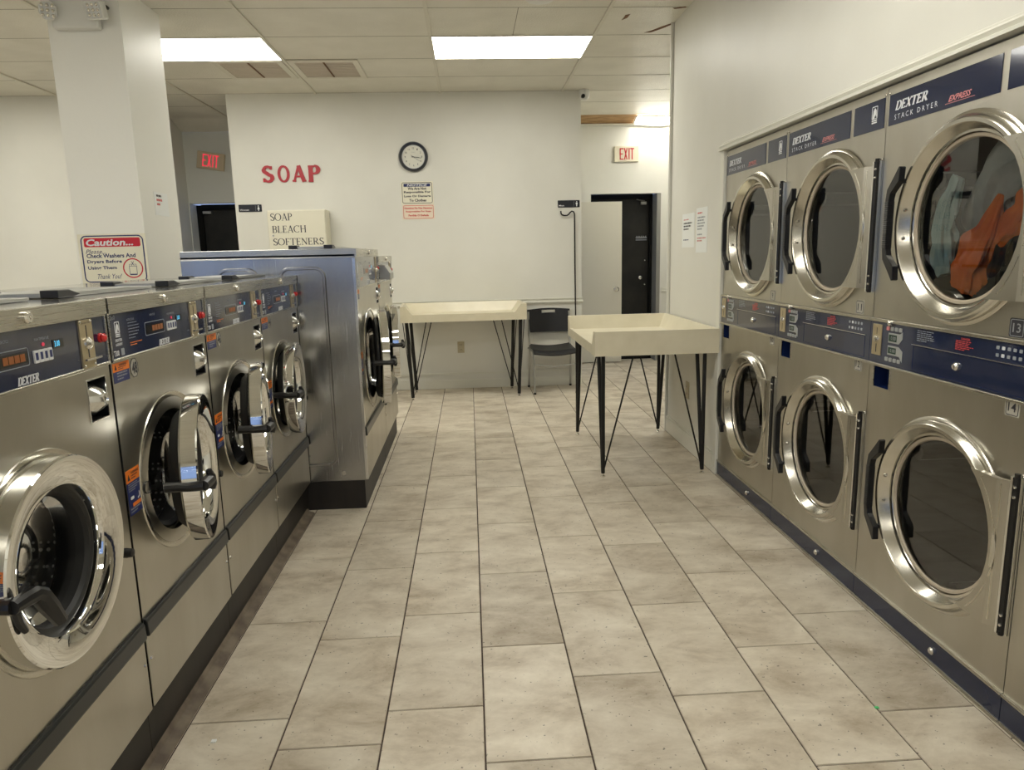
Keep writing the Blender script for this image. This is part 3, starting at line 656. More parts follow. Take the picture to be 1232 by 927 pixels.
# ------------------------------------------------------------------ stacked dryers; local frame: front faces -Y, X to the right
PITCH_D = .8125
def emblem(b, x0, x1, z0, z1, y, mt='white_ink', hole='blue_panel'):
    w_ = x1-x0; h = z1-z0; b.ribbon(rr(x0, x1, z0+h*.28, z1, w_*.08, 3), w_*.09, y-.0006, y, mt, True)
    cx = (x0+x1)/2; b.prism([(x0+w_*.12, z0+h*.3), (x0+w_*.25, z0+h*.75), (cx, z1-h*.07), (x1-w_*.2, z0+h*.78), (x1-w_*.12, z0+h*.5), (x1-w_*.12, z0+h*.3), (cx+w_*.12, z0+h*.55), (cx-w_*.05, z0+h*.3)], y-.0006, y, mt)
    b.box(x0, x1, y-.0006, y, z0+h*.13, z0+h*.21, mt); b.box(x0, x1, y-.0006, y, z0, z0+h*.08, mt)
def dryer(seams_last=False):
    W = PITCH_D; g = .0015
    t = thing('stack_dryer', 'x', 'dryer', (0, 0, 0), -PI/2, 'stainless steel stack dryers along the right wall')
    CX, ZT, ZB, HR = .455, 1.470, .520, .264
    b = MB(); D = .75
    b.holed(g, W-g, 1.135, 1.957, CX, ZT, HR, 0, 'steel')
    b.holed(g, W-g, .100, .872, CX, ZB, HR, 0, 'steel')
    for x0, x1, z0, z1 in ((g, .033, .872, .958), (.138, W-g, .872, .958)): b.add([(x0, 0, z0), (x1, 0, z0), (x1, 0, z1), (x0, 0, z1)], [(0, 1, 2, 3)], 'steel')
    b.add([(g, 0, .1), (g, D, .1), (g, D, 1.957), (g, 0, 1.957)], [(0, 1, 2, 3)], 'steel'); b.add([(W-g, 0, .1), (W-g, D, .1), (W-g, D, 1.957), (W-g, 0, 1.957)], [(3, 2, 1, 0)], 'steel')
    b.add([(g, 0, 1.957), (W-g, 0, 1.957), (W-g, D, 1.957), (g, D, 1.957)], [(0, 1, 2, 3)], 'steel'); b.add([(g, D, .1), (W-g, D, .1), (W-g, D, 1.957), (g, D, 1.957)], [(3, 2, 1, 0)], 'steel')
    b.box(g, W-g, .01, D, .006, .1, 'black_metal')
    b.build('cabinet', t)
    for x, z in ((.012, 1.932), (W-.012, 1.932), (W-.012, 1.71), (W-.012, .76)):
        b = MB(); b.lathe(x, z, [(.006, 0), (.0055, -.003), (.003, -.005), (0, -.0055)], 'bolt_steel', 10); b.build('bolt', t)
    # header plates
    h = MB(); h.box(.015, .563, -.002, 0, 1.820, 1.925, 'blue_panel'); h = h.build('header_panel', t)
    b = MB(); serif_line(b, 'DEXTER', .053, .232, 1.867, 1.897, -.0032, -.002, 'white_ink', slant=.3, tk=.19, tn=.10, sf=.10); b.text('S T A C K   D R Y E R', .052, .288, 1.836, 1.853, -.0028, 'white_ink', .0)
    b.text('EXPRESS', .340, .445, 1.838, 1.856, -.0028, 'pink_ink', .03, .4); b.box(.325, .46, -.0026, -.002, 1.833, 1.8345, 'pink_ink'); b.build('lettering', h)
    h = MB(); h.box(.592, W-.015, -.002, 0, 1.820, 1.925, 'blue_panel'); h = h.build('header_panel', t)
    b = MB(); emblem(b, .718, .752, 1.846, 1.905, -.002); b.build('emblem', h)
    # control panel
    p = MB(); p.box(0+g, W-g, -.006, 0, .968, 1.122, 'blue_panel'); p = p.build('control_panel', t)
    b = MB(); b.box(g, W-g, -.012, 0, 1.122, 1.134, 'steel_h'); b.box(g, W-g, -.012, 0, .957, .967, 'steel_h'); b.build('panel_trim', t, bevel=.002)
    b = MB(); b.box(.020, .078, -.009, -.006, .998, 1.112, 'beige_brass'); b.box(.047, .050, -.0095, -.009, 1.075, 1.10, 'dark_ink'); b.box(.046, .051, -.0095, -.009, 1.008, 1.04, 'dark_ink')
    b.lathe(.049, 1.058, [(.014, -.009), (.012, -.016), (.006, -.018), (0, -.018)], 'bolt_steel', 12); b.build('coin_slot', p, bevel=.001)
    for z0, z1, pts in ((1.052, 1.088, [(.120, 1.052), (.185, 1.052), (.205, 1.072), (.205, 1.098), (.190, 1.088), (.120, 1.088)]), (1.008, 1.042, [(.120, 1.042), (.185, 1.042), (.210, 1.028), (.210, .990), (.192, 1.008), (.120, 1.008)])):
        b = MB(); b.prism(pts, -.0075, -.006, 'button_grey'); b.box(.125, .172, -.0085, -.0075, z0+.006, z1-.006, 'green_lcd'); b.text('0.00', .138, .168, z0+.011, z1-.011, -.0087, 'grey_ink'); b.build('display', p)
    for k in range(4):
        b = MB(); b.roundrect(.108+k*.025, .126+k*.025, 1.096, 1.110, .003, -.009, -.006, 'pink_ink' if k == 0 else 'button_grey', 2); b.build('button', p)
        b = MB(); b.roundrect(.108+k*.025, .126+k*.025, .984, .998, .003, -.009, -.006, 'button_grey', 2); b.build('button', p)
    b = MB(); b.bars(.285, .385, 1.074, 1.114, 6, -.0066, 'grey_ink', 9, .35)
    b.text('DANGER', .505, .545, 1.107, 1.114, -.0066, 'red_ink', .02); b.bars(.480, .562, 1.072, 1.104, 6, -.0066, 'red_ink', 11, .5)
    for zz in (1.098, 1.076):
        for k in range(5): b.roundrect(.655+k*.022, .667+k*.022, zz, zz+.010, .002, -.0068, -.006, 'white_ink' if k == 1 else 'grey_ink', 2)
    b.build('lettering', p)
    b = MB(); b.box(.262, W-.03, -.010, -.006, 1.062, 1.064, 'bolt_steel'); b.ringrect(.27, W-.035, .976, 1.058, .002, .0015, -.0068, -.006, 'blue_box'); b.build('coin_drawer', p)
    b = MB(); b.lathe(.495, 1.021, [(.013, -.006), (.013, -.012), (.008, -.018), (0, -.019)], 'bolt_steel', 16); b.build('drawer_lock', p)
    b = MB(); b.lathe(.135, 1.124, [(.010, -.012), (.010, -.018), (.005, -.022), (0, -.022)], 'bolt_steel', 14); b.build('lock', p)
    # coin return recess
    b = MB(); x0, x1, z0, z1 = .035, .136, .880, .955
    b.add([(x0, .05, z0), (x1, .05, z0), (x1, .05, z1), (x0, .05, z1)], [(0, 1, 2, 3)], 'blue_box')
    b.add([(.033, 0, .872), (.138, 0, .872), (.138, 0, .958), (.033, 0, .958), (x0, .05, z0), (x1, .05, z0), (x1, .05, z1), (x0, .05, z1)], [(0, 1, 5, 4), (1, 2, 6, 5), (2, 3, 7, 6), (3, 0, 4, 7)], 'blue_box')
    b.ringrect(.033, .138, .874, .957, .003, .006, -.003, .0005, 'steel_h'); b.lathe(.10, .91, [(.008, .05), (.008, .044), (0, .043)], 'bolt_steel', 10); b.build('coin_return', t)
    # kick plate
    p = MB(); p.box(g, W-g, -.004, .01, .012, .092, 'blue_kick'); p = p.build('kick_plate', t)
    b = MB(); b.box(g, W-g, -.010, .01, .092, .101, 'steel_h'); b.box(g, W-g, -.009, .01, .004, .012, 'steel_h'); b.build('kick_trim', t, bevel=.002)
    b = MB(); b.lathe(.50, .050, [(.013, -.004), (.013, -.010), (.008, -.015), (0, -.016)], 'bolt_steel', 16); b.build('knob', p)
    for zc in (ZT, ZB):
        b = MB(); b.lathe(CX, zc, [(HR, 0), (HR, .03), (.285, .04), (.30, .06), (.30, .55)], 'drum_dark', 48); b.disc(CX, zc, .30, .55, 'drum_dark', 48)
        for a in (30, 150, 270):
            ca, sa = math.cos(math.radians(a)), math.sin(math.radians(a)); b.tube([(CX+.28*ca, .08, zc+.28*sa), (CX+.28*ca, .54, zc+.28*sa)], .03, 'drum_dark', 8)
        b.build('drum', t)
        # door
        d = MB(); d.lathe(CX, zc, [(.260, -.001), (.322, -.001), (.324, -.006), (.318, -.011), (.311, -.012), (.312, -.020), (.306, -.026), (.304, -.032), (.299, -.036), (.288, -.036), (.283, -.032), (.262, .010), (.256, .016)], 'steel_ring', 80)
        d = d.build('door', t)
        b = MB(); b.lathe(CX, zc, [(.258, .013), (.256, .006), (.247, .006), (.243, .014), (.243, .020)], 'gasket_tan', 64); b.build('gasket', d)
        b = MB(); b.disc(CX, zc, .250, .012, 'door_glass', 64); b.build('door_glass', d)
        hp = MB(); z0, z1 = zc-.232, zc+.226
        aa = [-.93+1.80*k/14 for k in range(15)]; aa = [min(max(a, math.asin((z0-zc)/.286)), math.asin((z1-zc)/.286)) for a in aa]
        vs = []
        for a in aa:
            xi, zz = CX+.286*math.cos(a), zc+.286*math.sin(a)
            vs += [(xi, -.0372, zz), (CX+.292, -.0372, zz), (.782, -.0150, zz), (.782, -.004, zz), (CX+.292, -.020, zz), (xi, -.020, zz)]
        fs = [(5, 4, 1, 0), (4, 3, 2, 1), (84, 85, 88, 89), (85, 86, 87, 88)]
        for k in range(14):
            for e in range(6): fs.append((6*k+e, 6*k+(e+1) % 6, 6*k+6+(e+1) % 6, 6*k+6+e))
        hp.add(vs, fs, 'steel')
        hp = hp.build('hinge_plate', d)
        b = MB(); b.ribbon([(.690, z1-.020), (.758, z1-.020), (.758, z0+.020), (.672, z0+.020)], .004, -.0375, -.034, 'steel_ring')
        b.ribbon([(CX+.306*math.cos(a), zc+.306*math.sin(a)) for a in [.72-k*.098 for k in range(16)]], .004, -.0375, -.034, 'steel_ring')
        b.v = [(x, y+.0222*max(0, (x-CX-.292)/(.782-CX-.292)), z) for x, y, z in b.v]; b.build('bead', hp)
        b = MB(); b.box(.780, .788, -.022, -.002, z0-.008, z1+.008, 'chrome_soft'); b.box(.788, .800, -.017, -.002, z0-.008, z1+.008, 'black_metal'); b.box(.800, .808, -.012, 0, z0-.008, z1+.008, 'chrome_soft')
        for z in (z0+.02, z0+.05, z1-.05, z1-.02): b.lathe(.794, z, [(.005, -.017), (.004, -.021), (0, -.022)], 'bolt_steel', 8)
        for z in (z0-.012, z1+.006): b.cyl(.792, -.012, .008, z, z+.012, 'black_metal', 10, axis='z')
        b.build('hinge', d)
        # handle: faceted black grip bowed away from the door
        b = MB()
        pth = [(.208, zc+.190), (.194, zc+.152), (.154, zc+.112), (.148, zc+.085), (.148, zc-.085), (.154, zc-.112), (.194, zc-.152), (.208, zc-.190)]
        wd_ = [.008, .034, .026, .021, .021, .026, .034, .008]
        b.ribbon(pth, wd_, -.066, -.044, 'black_plastic')
        for k in range(22): z = zc-.076+k*.152/21; b.box(.1365, .1595, -.069, -.042, z-.002, z+.002, 'black_plastic')
        b.box(.186, .204, -.046, -.016, zc+.136, zc+.150, 'black_plastic'); b.box(.186, .204, -.046, -.016, zc-.150, zc-.136, 'black_plastic')
        b.build('handle', d, bevel=.004)
        b = MB()
        for a in (170, 190): b.lathe(CX+.274*math.cos(math.radians(a)), zc+.274*math.sin(math.radians(a)), [(.006, -.018), (.005, -.024), (0, -.026)], 'bolt_steel', 8)
        b.build('rivets', d)
    return t
def dryer_number(t, n, z, dark=False):
    b = MB(); x0, x1 = (.690, .748) if z > 1 else (.705, .760); b.roundrect(x0, x1, z, z+.054, .006, -.0015, 0, 'dark_ink' if dark else 'sticker_grey', 3)
    b.ringrect(x0+.005, x1-.005, z+.004, z+.050, .005, .002, -.0021, -.0015, 'grey_ink' if dark else 'dark_ink'); s_ = str(n); w_ = .0075*len(s_)
    b.text(s_, (x0+x1)/2-w_, (x0+x1)/2+w_, z+.014, z+.040, -.0024, 'grey_ink' if dark else 'dark_ink', .01); b.build('number_plate', t)
D0 = dryer()
dl = ['stainless stack dryer at the far end, beside the wall with papers, numbered 9 and 10', 'stainless stack dryer numbered 11 and 12, second from the far end',
      'stainless stack dryer numbered 13 and 14 with orange and grey laundry in its upper drum', 'nearest stack dryer, cut off by the right edge of the photo']
dry = [D0]+[copy_tree(D0) for _ in range(3)]
for i, t in enumerate(dry):
    t.location = (XR, 4.2375-PITCH_D*i, 0); t['label'] = dl[i]
for i, (a, c) in enumerate(((9, 10), (11, 12), (13, 14))): dryer_number(dry[i], a, 1.138, i == 2); dryer_number(dry[i], c, .915)
# laundry in the upper drum of the third dryer
def drape(name, path, rad, folds, mt, label, seed, n=40, flat=.6):
    q = random.Random(seed); P = [Vector(p) for p in path]
    pts = []; rs = []; N_ = 26                      # Catmull-Rom resample
    for i in range(N_):
        u = i/(N_-1)*(len(P)-1); k = min(int(u), len(P)-2); f = u-k
        a, b_, c, d = P[max(k-1, 0)], P[k], P[k+1], P[min(k+2, len(P)-1)]
        pts.append(.5*((2*b_)+(c-a)*f+(2*a-5*b_+4*c-d)*f*f+(3*b_-a-3*c+d)*f**3)); rs.append(rad[k]*(1-f)+rad[k+1]*f)
    ph = [q.uniform(0, 6.28) for _ in range(4)]; b = MB(); vs = []; fs = []
    for i, p in enumerate(pts):
        t_ = (pts[min(i+1, N_-1)]-pts[max(i-1, 0)]).normalized(); a = t_.cross(Vector((1, 0, 0))).normalized(); c = Vector((1, 0, 0))
        for k in range(n):
            th = 2*PI*k/n; w_ = rs[i]*(1+.15*math.sin(folds*th+ph[0]+i*.12)+.08*math.sin((folds*2+1)*th+ph[1]-i*.2)+.16*math.sin(3*th+i*.55+ph[2])+.10*math.sin(i*.9+ph[3]+2*th))
            vs.append(tuple(p+a*w_*math.cos(th)+c*w_*flat*math.sin(th)))
    for i in range(N_-1):
        for k in range(n): l = (k+1) % n; fs.append((i*n+k, i*n+l, (i+1)*n+l, (i+1)*n+k))
    fs += [tuple(range(n))[::-1], tuple(range((N_-1)*n, N_*n))]
    b.add(vs, fs, mt, True); o = b.build(name); tag(o, label, 'laundry'); return o
DZ = 1.470; DY = 4.2375-2*PITCH_D-.455
drape('orange_garment', [(XR+.05, DY+.045, DZ-.215), (XR+.045, DY+.02, DZ-.15), (XR+.045, DY-.015, DZ-.08), (XR+.05, DY-.055, DZ-.01), (XR+.05, DY-.085, DZ+.07)], [.050, .066, .058, .036, .010], 6, 'cloth_orange', 'bright orange garment tumbling low behind the dryer glass', 3, n=56, flat=.38)
drape('orange_garment', [(XR+.045, DY-.095, DZ-.07), (XR+.05, DY-.14, DZ-.02), (XR+.05, DY-.185, DZ+.04), (XR+.05, DY-.215, DZ+.09)], [.016, .034, .040, .03], 5, 'cloth_orange', 'thin orange cloth trailing up at the right rim of the dryer glass', 5, n=56, flat=.38)
drape('grey_towel', [(XR+.12, DY-.12, DZ+.185), (XR+.12, DY-.05, DZ+.145), (XR+.125, DY+.03, DZ+.07), (XR+.125, DY+.05, DZ-.05), (XR+.125, DY+.09, DZ-.16)], [.06, .105, .105, .080, .05], 8, 'cloth_grey', 'grey white laundry filling the upper middle of the dryer glass', 8, n=64, flat=.36)
drape('teal_towel', [(XR+.05, DY+.11, DZ+.14), (XR+.05, DY+.155, DZ+.03), (XR+.05, DY+.160, DZ-.07), (XR+.05, DY+.135, DZ-.17)], [.022, .045, .050, .035], 7, 'cloth_teal', 'pale teal laundry hanging at the left inside the dryer glass', 12, n=56, flat=.38)

# ------------------------------------------------------------------ washers; local frame: front faces -Y, origin at the floor under the left front corner
def washer(W, TOP, pz0, pz1, cz, R, zs, depth, side=False, simple=False):
    t = thing('washing_machine', 'x', 'washing machine', (0, 0, 0), PI/2, 'x')
    g = .0055; CX = W/2-.018; zp = .165; HR = R-.040
    b = MB(); x0, x1 = g, W-g
    rx0, rx1, rz0, rz1 = W-.121, W-.032, 1.017-1.15+pz0, 1.121-1.15+pz0     # lock recess
    b.holed(x0, x1, zs-.002, rz0, CX, cz, HR, 0, 'steel')
    for a, c, z0, z1 in ((x0, rx0, rz0, rz1), (rx1, x1, rz0, rz1), (x0, x1, rz1, pz0)): b.add([(a, 0, z0), (c, 0, z0), (c, 0, z1), (a, 0, z1)], [(0, 1, 2, 3)], 'steel')
    b.add([(x0, 0, zp), (x0, depth, zp), (x0, depth, TOP-.03), (x0, 0, TOP-.03)], [(0, 1, 2, 3)], 'steel_side'); b.add([(x1, 0, zp), (x1, depth, zp), (x1, depth, TOP-.03), (x1, 0, TOP-.03)], [(3, 2, 1, 0)], 'steel_side')
    b.add([(x0, depth, zp), (x1, depth, zp), (x1, depth, TOP-.03), (x0, depth, TOP-.03)], [(3, 2, 1, 0)], 'steel_side'); b.add([(x0, 0, zp), (x1, 0, zp), (x1, depth, zp), (x0, depth, zp)], [(0, 3, 2, 1)], 'steel_side')
    b.build('cabinet', t)
    if side:
        b = MB()
        for d0, d1 in ((.165, .395), (.515, .72)):
            pts = [(x0-.0015, y, z) for y, z in rr(d0, d1, .26, TOP-.10, .05, 6)]
            b.tube(pts+[pts[0]], .009, 'steel_side', 6, caps=False)
        b.cyl(.13, .21, .012, x0-.006, x0+.001, 'bolt_steel', 12, axis='x'); b.build('side_ribs', t)
        b = MB(); b.box(x0-.004, x0, .0, depth, TOP-.047, TOP-.041, 'steel_h'); b.box(x0-.004, x0+.02, -.003, .012, .17, TOP-.05, 'chrome_soft'); b.build('corner_trim', t, bevel=.001)
    c = MB(); c.box(x0, x1, -.012, depth, TOP-.040, TOP, 'steel_h'); c.box(x0+.002, x1-.002, -.006, depth-.002, TOP, TOP+.0008, 'steel_top'); c = c.build('top_cap', t, bevel=.003)
    b = MB(); b.lathe(W/2, TOP-.020, [(.013, -.012), (.013, -.018), (.010, -.022), (.004, -.022), (.003, -.019), (0, -.019)], 'bolt_steel', 18); b.build('lock', c)
    # control panel
    p = MB(); p.box(x0+.006, x1-.006, -.004, 0, pz0+.004, pz1-.002, 'blue_panel'); p = p.build('control_panel', t)
    b = MB()
    for q in ((x0, x1, pz1-.002, pz1+.004), (x0, x1, pz0-.004, pz0+.004)): b.box(q[0], q[1], -.008, 0, q[2], q[3], 'steel_h')
    for q in ((x0, x0+.006), (x1-.006, x1)): b.box(*q, -.008, 0, pz0, pz1, 'steel_h')
    b.build('panel_trim', t, bevel=.0015)
    hz = pz1-pz0; Z = lambda f: pz0+f*hz; S_ = W/.69; U = lambda u: u*S_
    b = MB(); serif_line(b, 'DEXTER', U(.300), U(.374), Z(.05), Z(.19), -.0050, -.004, 'white_ink', slant=.3, tk=.19, tn=.10, sf=.10); b.text('2x0', U(.020), U(.047), Z(.86), Z(.97)-.002, -.0046, 'grey_ink')
    b.bars(U(.115), U(.185), Z(.34), Z(.74), 6, -.0046, 'grey_ink', 21, .22); b.text('INSTRUCTIONS', U(.112), U(.155), Z(.78), Z(.83), -.0046, 'grey_ink'); b.bars(U(.118), U(.19), Z(.20), Z(.30), 2, -.0046, 'orange_sticker', 22, .4)
    b.text('DEXTER', U(.037), U(.074), Z(.38), Z(.44), -.0046, 'white_ink', .03); b.text('LAUNDRY', U(.037), U(.074), Z(.29), Z(.35), -.0046, 'white_ink', .03)
    b.text('T300', U(.022), U(.050), Z(.08), Z(.20), -.0046, 'white_ink', .02); b.roundrect(U(.062), U(.080), Z(.07), Z(.22), .002, -.0046, -.004, 'grey_ink', 2)
    b.text('WASH CYCLE', U(.255), U(.290), Z(.80), Z(.85), -.0046, 'grey_ink'); b.text('WASH TEMPERATURE', U(.375), U(.430), Z(.74), Z(.79), -.0046, 'grey_ink')
    b.box(U(.10), U(.55), -.0046, -.004, Z(.015), Z(.03), 'grey_ink'); b.build('lettering', p)
    b = MB(); emblem(b, U(.042), U(.066), Z(.48), Z(.80), -.004); b.build('emblem', p)
    b = MB(); b.ringrect(U(.218), U(.350), Z(.36), Z(.66), .005, .0015, -.0048, -.004, 'grey_ink'); b.box(U(.222), U(.345), -.0055, -.004, Z(.41), Z(.60), 'display_black')
    for k in range(4): b.box(U(.262+k*.019), U(.278+k*.019), -.006, -.0055, Z(.44), Z(.57), 'amber_led')
    b.build('cycle_display', p)
    for k in range(4): b = MB(); b.roundrect(U(.366+k*.0175), U(.381+k*.0175), Z(.36), Z(.58), .002, -.0075, -.004, 'white_ink', 2); b.box(U(.3695+k*.0175), U(.3785+k*.0175), -.0079, -.0075, Z(.41), Z(.54), 'navy_ink'); b.build('button', p)
    b = MB(); b.cyl(U(.406), Z(.66), .0042, -.006, -.004, 'red_led', 10); b.build('indicator', p)
    b = MB(); b.box(U(.442), U(.484), -.0055, -.004, Z(.54), Z(.70), 'display_black'); b.text('3.00', U(.447), U(.468), Z(.57), Z(.68), -.0060, 'blue_led', .02); b.build('price_display', p)
    b = MB(); cx0 = W-.134; b.box(cx0, cx0+.058, -.008, -.004, Z(.02), Z(.97), 'beige_brass'); b.box(cx0+.027, cx0+.030, -.0088, -.008, Z(.62), Z(.86), 'dark_ink'); b.box(cx0+.027, cx0+.031, -.0088, -.008, Z(.22), Z(.42), 'dark_ink')
    b.text('Quarters Only', cx0+.008, cx0+.050, Z(.88), Z(.93), -.0088, 'dark_ink', .01)
    b.lathe(cx0+.028, Z(.50), [(.016, -.008), (.015, -.013), (.006, -.020), (0, -.020)], 'bolt_steel', 14); b.box(cx0+.004, cx0+.074, -.016, -.010, Z(.17), Z(.21), 'bolt_steel')
    for zz in (.07, .93): b.lathe(cx0+.006, Z(zz), [(.004, -.008), (0, -.011)], 'bolt_steel', 8); b.lathe(cx0+.052, Z(zz), [(.004, -.008), (0, -.011)], 'bolt_steel', 8)
    b.build('coin_slot', p)
    b = MB(); b.lathe(W-.038, Z(.55), [(.012, -.004), (.012, -.007), (.009, -.008), (.011, -.014), (.008, -.018), (0, -.020)], 'red_button', 20); b.build('emergency_button', p)
    # lock recess with silver dome
    r = MB(); r.add([(rx0, 0, rz0), (rx1, 0, rz0), (rx1, 0, rz1), (rx0, 0, rz1), (rx0, .05, rz0), (rx1, .05, rz0), (rx1, .05, rz1), (rx0, .05, rz1)], [(0, 1, 5, 4), (1, 2, 6, 5), (2, 3, 7, 6), (3, 0, 4, 7), (4, 5, 6, 7)], 'black_plastic')
    r.ringrect(rx0, rx1, rz0, rz1, .002, .003, -.002, .0005, 'chrome_soft'); r = r.build('coin_box_recess', t)
    b = MB(); xm, zm = (rx0+rx1)/2-.003, (rz0+rz1)/2; b.lathe(xm, zm, [(.046, .05), (.046, .030), (.040, .010), (.024, -.012), (.016, -.020), (.014, -.021), (.012, -.016), (0, -.015)], 'chrome_soft', 28); b.build('coin_box_lock', r)
    # opening: dished collar, rubber boot and drum
    b = MB(); b.lathe(CX, cz, [(R+.016, 0), (R+.014, -.003), (R+.004, -.003), (R-.012, .004), (HR, .022), (HR-.006, .026)], 'steel_ring', 56); b.build('collar', t)
    b = MB(); b.lathe(CX, cz, [(HR-.002, .024), (HR-.012, .018), (HR-.024, .026), (HR-.028, .05), (HR-.02, .08)], 'black_rubber', 48); b.build('door_seal', t)
    b = MB(); b.lathe(CX, cz, [(HR-.022, .08), (HR+.02, .10), (HR+.03, .12), (HR+.03, .48)], 'drum', 48); b.disc(CX, cz, HR+.03, .48, 'drum', 48)
    for a in (90, 210, 330):
        ca, sa = math.cos(math.radians(a)), math.sin(math.radians(a)); b.tube([(CX+HR*ca, .13, cz+HR*sa), (CX+HR*ca, .46, cz+HR*sa)], .028, 'chrome_soft', 8)
    b.build('drum', t)
    # door, origin on the hinge axis
    hx = CX+R-.018; dx = -(R-.018); hn = -.010
    d = MB(); gi = R*.70
    d.lathe(dx, 0, [(R-.034, .012), (R-.006, .010), (R, .004), (R, -.036), (R-.003, -.040), (R-.012, -.040), (gi+.012, -.028), (gi+.004, -.024), (gi, -.016), (gi-.002, .002)], 'chrome', 80)
    d = d.build('door', t, loc=(hx, hn, cz))
    b = MB(); b.lathe(dx, 0, [(gi-.019, .022), (gi-.021, .040), (gi-.028, .062), (gi-.048, .076), (gi-.08, .084), (0, .088)], 'washer_glass', 48); b.build('door_glass', d)
    b = MB(); b.lathe(dx, 0, [(gi-.020, .010), (gi-.014, .001), (gi-.001, -.001), (gi+.004, .012), (R-.040, .018), (R-.046, .032), (gi+.010, .044), (gi-.020, .046), (gi-.020, .010)], 'black_rubber', 48); b.build('door_gasket', d)
    b = MB(); xl = -2*R+.022; zh = .004
    b.tube([(xl+.012, .050, zh), (xl+.006, .010, zh), (xl-.008, -.014, zh), (xl-.004, -.050, zh)], [.015, .015, .013, .017], 'black_plastic', 10)
    b.tube([(xl-.010, -.053, zh), (xl+.020, -.056, zh), (xl+.048, -.058, zh-.002), (xl+.064, -.060, zh-.014), (xl+.080, -.064, zh-.045), (xl+.098, -.070, zh-.085)], [.014, .016, .017, .020, .019, .014], 'black_plastic', 10)
    b.tube([(xl+.004, -.046, zh-.01), (xl+.012, -.046, zh-.040), (xl+.028, -.045, zh-.068)], [.010, .009, .006], 'black_plastic', 8); b.build('handle', d)
    b = MB(); hx = CX+R+.004; b.box(hx-.006, hx+.014, -.030, 0, cz+.010, cz+.082, 'steel_h'); b.box(hx-.006, hx+.014, -.030, 0, cz-.058, cz+.004, 'steel_h'); b.cyl(hx, -.020, .006, cz-.058, cz+.082, 'bolt_steel', 10, axis='z'); b.build('hinge', t, bevel=.002)
    b = MB(); bx = min(hx+.040, W-.035); b.lathe(bx, cz-.105, [(.012, 0), (.012, -.012), (.013, -.026), (.011, -.042), (0, -.044)], 'black_rubber', 14); b.build('bumper', t)
    b = MB(); b.lathe(CX-R+.026, cz+.004, [(.018, -.004), (.018, .004), (.014, .008), (0, .010)], 'black_plastic', 14); b.build('latch', t)
    # stickers
    b = MB(); b.box(.012, .102, -.0008, 0, pz0-.031, pz0-.008, 'orange_sticker'); b.box(.012, .098, -.0008, 0, pz0-.060, pz0-.031, 'sign_navy')
    b.prism([(.020, pz0-.026), (.032, pz0-.026), (.026, pz0-.013)], -.0014, -.0008, 'dark_ink'); b.text('WARNING', .045, .085, pz0-.018, pz0-.012, -.0012, 'dark_ink', .02); b.bars(.040, .092, pz0-.029, pz0-.020, 2, -.0012, 'dark_ink', 4, .45); b.bars(.030, .090, pz0-.057, pz0-.034, 3, -.0012, 'grey_ink', 6, .45); b.build('warning_label', t)
    z1 = cz+.082
    if CX-R-.04 > .02:
        b = MB(); a, c_ = .010, min(.086, CX-R-.012+.03); b.box(a, c_, -.0008, 0, z1-.034, z1, 'orange_sticker'); b.box(a, c_, -.0008, 0, z1-.125, z1-.034, 'sign_navy'); b.prism([(a+.006, z1-.028), (a+.020, z1-.028), (a+.013, z1-.012)], -.0014, -.0008, 'dark_ink')
        b.text('WARNING', a+.026, c_-.006, z1-.014, z1-.007, -.0012, 'dark_ink', .02); b.bars(a+.026, c_-.006, z1-.031, z1-.017, 2, -.0012, 'dark_ink', 7, .45); b.bars(a+.006, c_-.006, z1-.062, z1-.038, 4, -.0012, 'grey_ink', 8, .4)
        b.roundrect(a+.012, a+.030, z1-.082, z1-.074, .002, -.0014, -.0008, 'white_ink', 2); b.ribbon([(c_-.016, z1-.070), (c_-.014, z1-.082), (c_-.024, z1-.088)], .003, -.0014, -.0008, 'white_ink'); b.box(a+.020, c_-.010, -.0014, -.0008, z1-.103, z1-.093, 'orange_sticker'); b.bars(a+.006, c_-.006, z1-.122, z1-.106, 2, -.0012, 'grey_ink', 9, .4); b.build('door_label', t)
    # lower part
    b = MB(); b.prism([(0, zs-.028), (-.013, zs-.028), (-.014, zs-.022), (-.012, zs+.014), (-.008, zs+.022), (0, zs+.024)], x0, x1-.004, 'strip_black', 'yz'); b.build('bumper_strip', t, bevel=.002)
    b = MB(); b.box(x0+.001, x1-.001, -.003, .004, zp, zs-.028, 'steel'); lp = b.build('lower_panel', t, bevel=.002)
    for x in (x0+.014, x1-.014):
        b = MB(); b.lathe(x, zs-.10, [(.006, -.003), (.005, -.006), (0, -.007)], 'bolt_steel', 10); b.build('bolt', lp)
    b = MB(); b.box(0.001, W-.001, .016, depth, 0, zp-.002, 'plinth'); b.build('plinth', t)
    # soap box lid on top
    l = MB(); l.prism([(.03, .0), (.60*W/.675, .0), (.60*W/.675, .008), (.42, .013), (.03, .013)], .13, .34, 'tube_grey'); l.X = Matrix.Identity(4)
    l = l.build('soap_lid', t, loc=(0, 0, TOP+.002), bevel=.002)
    for y0 in (.115, .30):
        b = MB(); b.prism([(.02, 0), (.09, 0), (.13, .006), (.075, .020), (.02, .020)], y0, y0+.045, 'black_plastic'); b.build('lid_hinge', l, bevel=.002)
    return t
WX = -.930; WP = .675; WY = 1.190
small = washer(WP, 1.313, 1.150, 1.272, .770, .226, .408, .76)
washers = [small]+[copy_tree(small) for _ in range(3)]
wl = ['nearest stainless washing machine, cut off by the left edge, its door shut', 'stainless washing machine numbered 48, second from the camera, its round door ajar',
      'stainless washing machine with its door ajar, third from the camera', 'stainless washing machine in the low row next to the tall washer']
for i, t in enumerate(washers):
    t.location = (WX, WY+WP*i, 0); t['label'] = wl[i]; t['group'] = 'low stainless washing machines on the left'
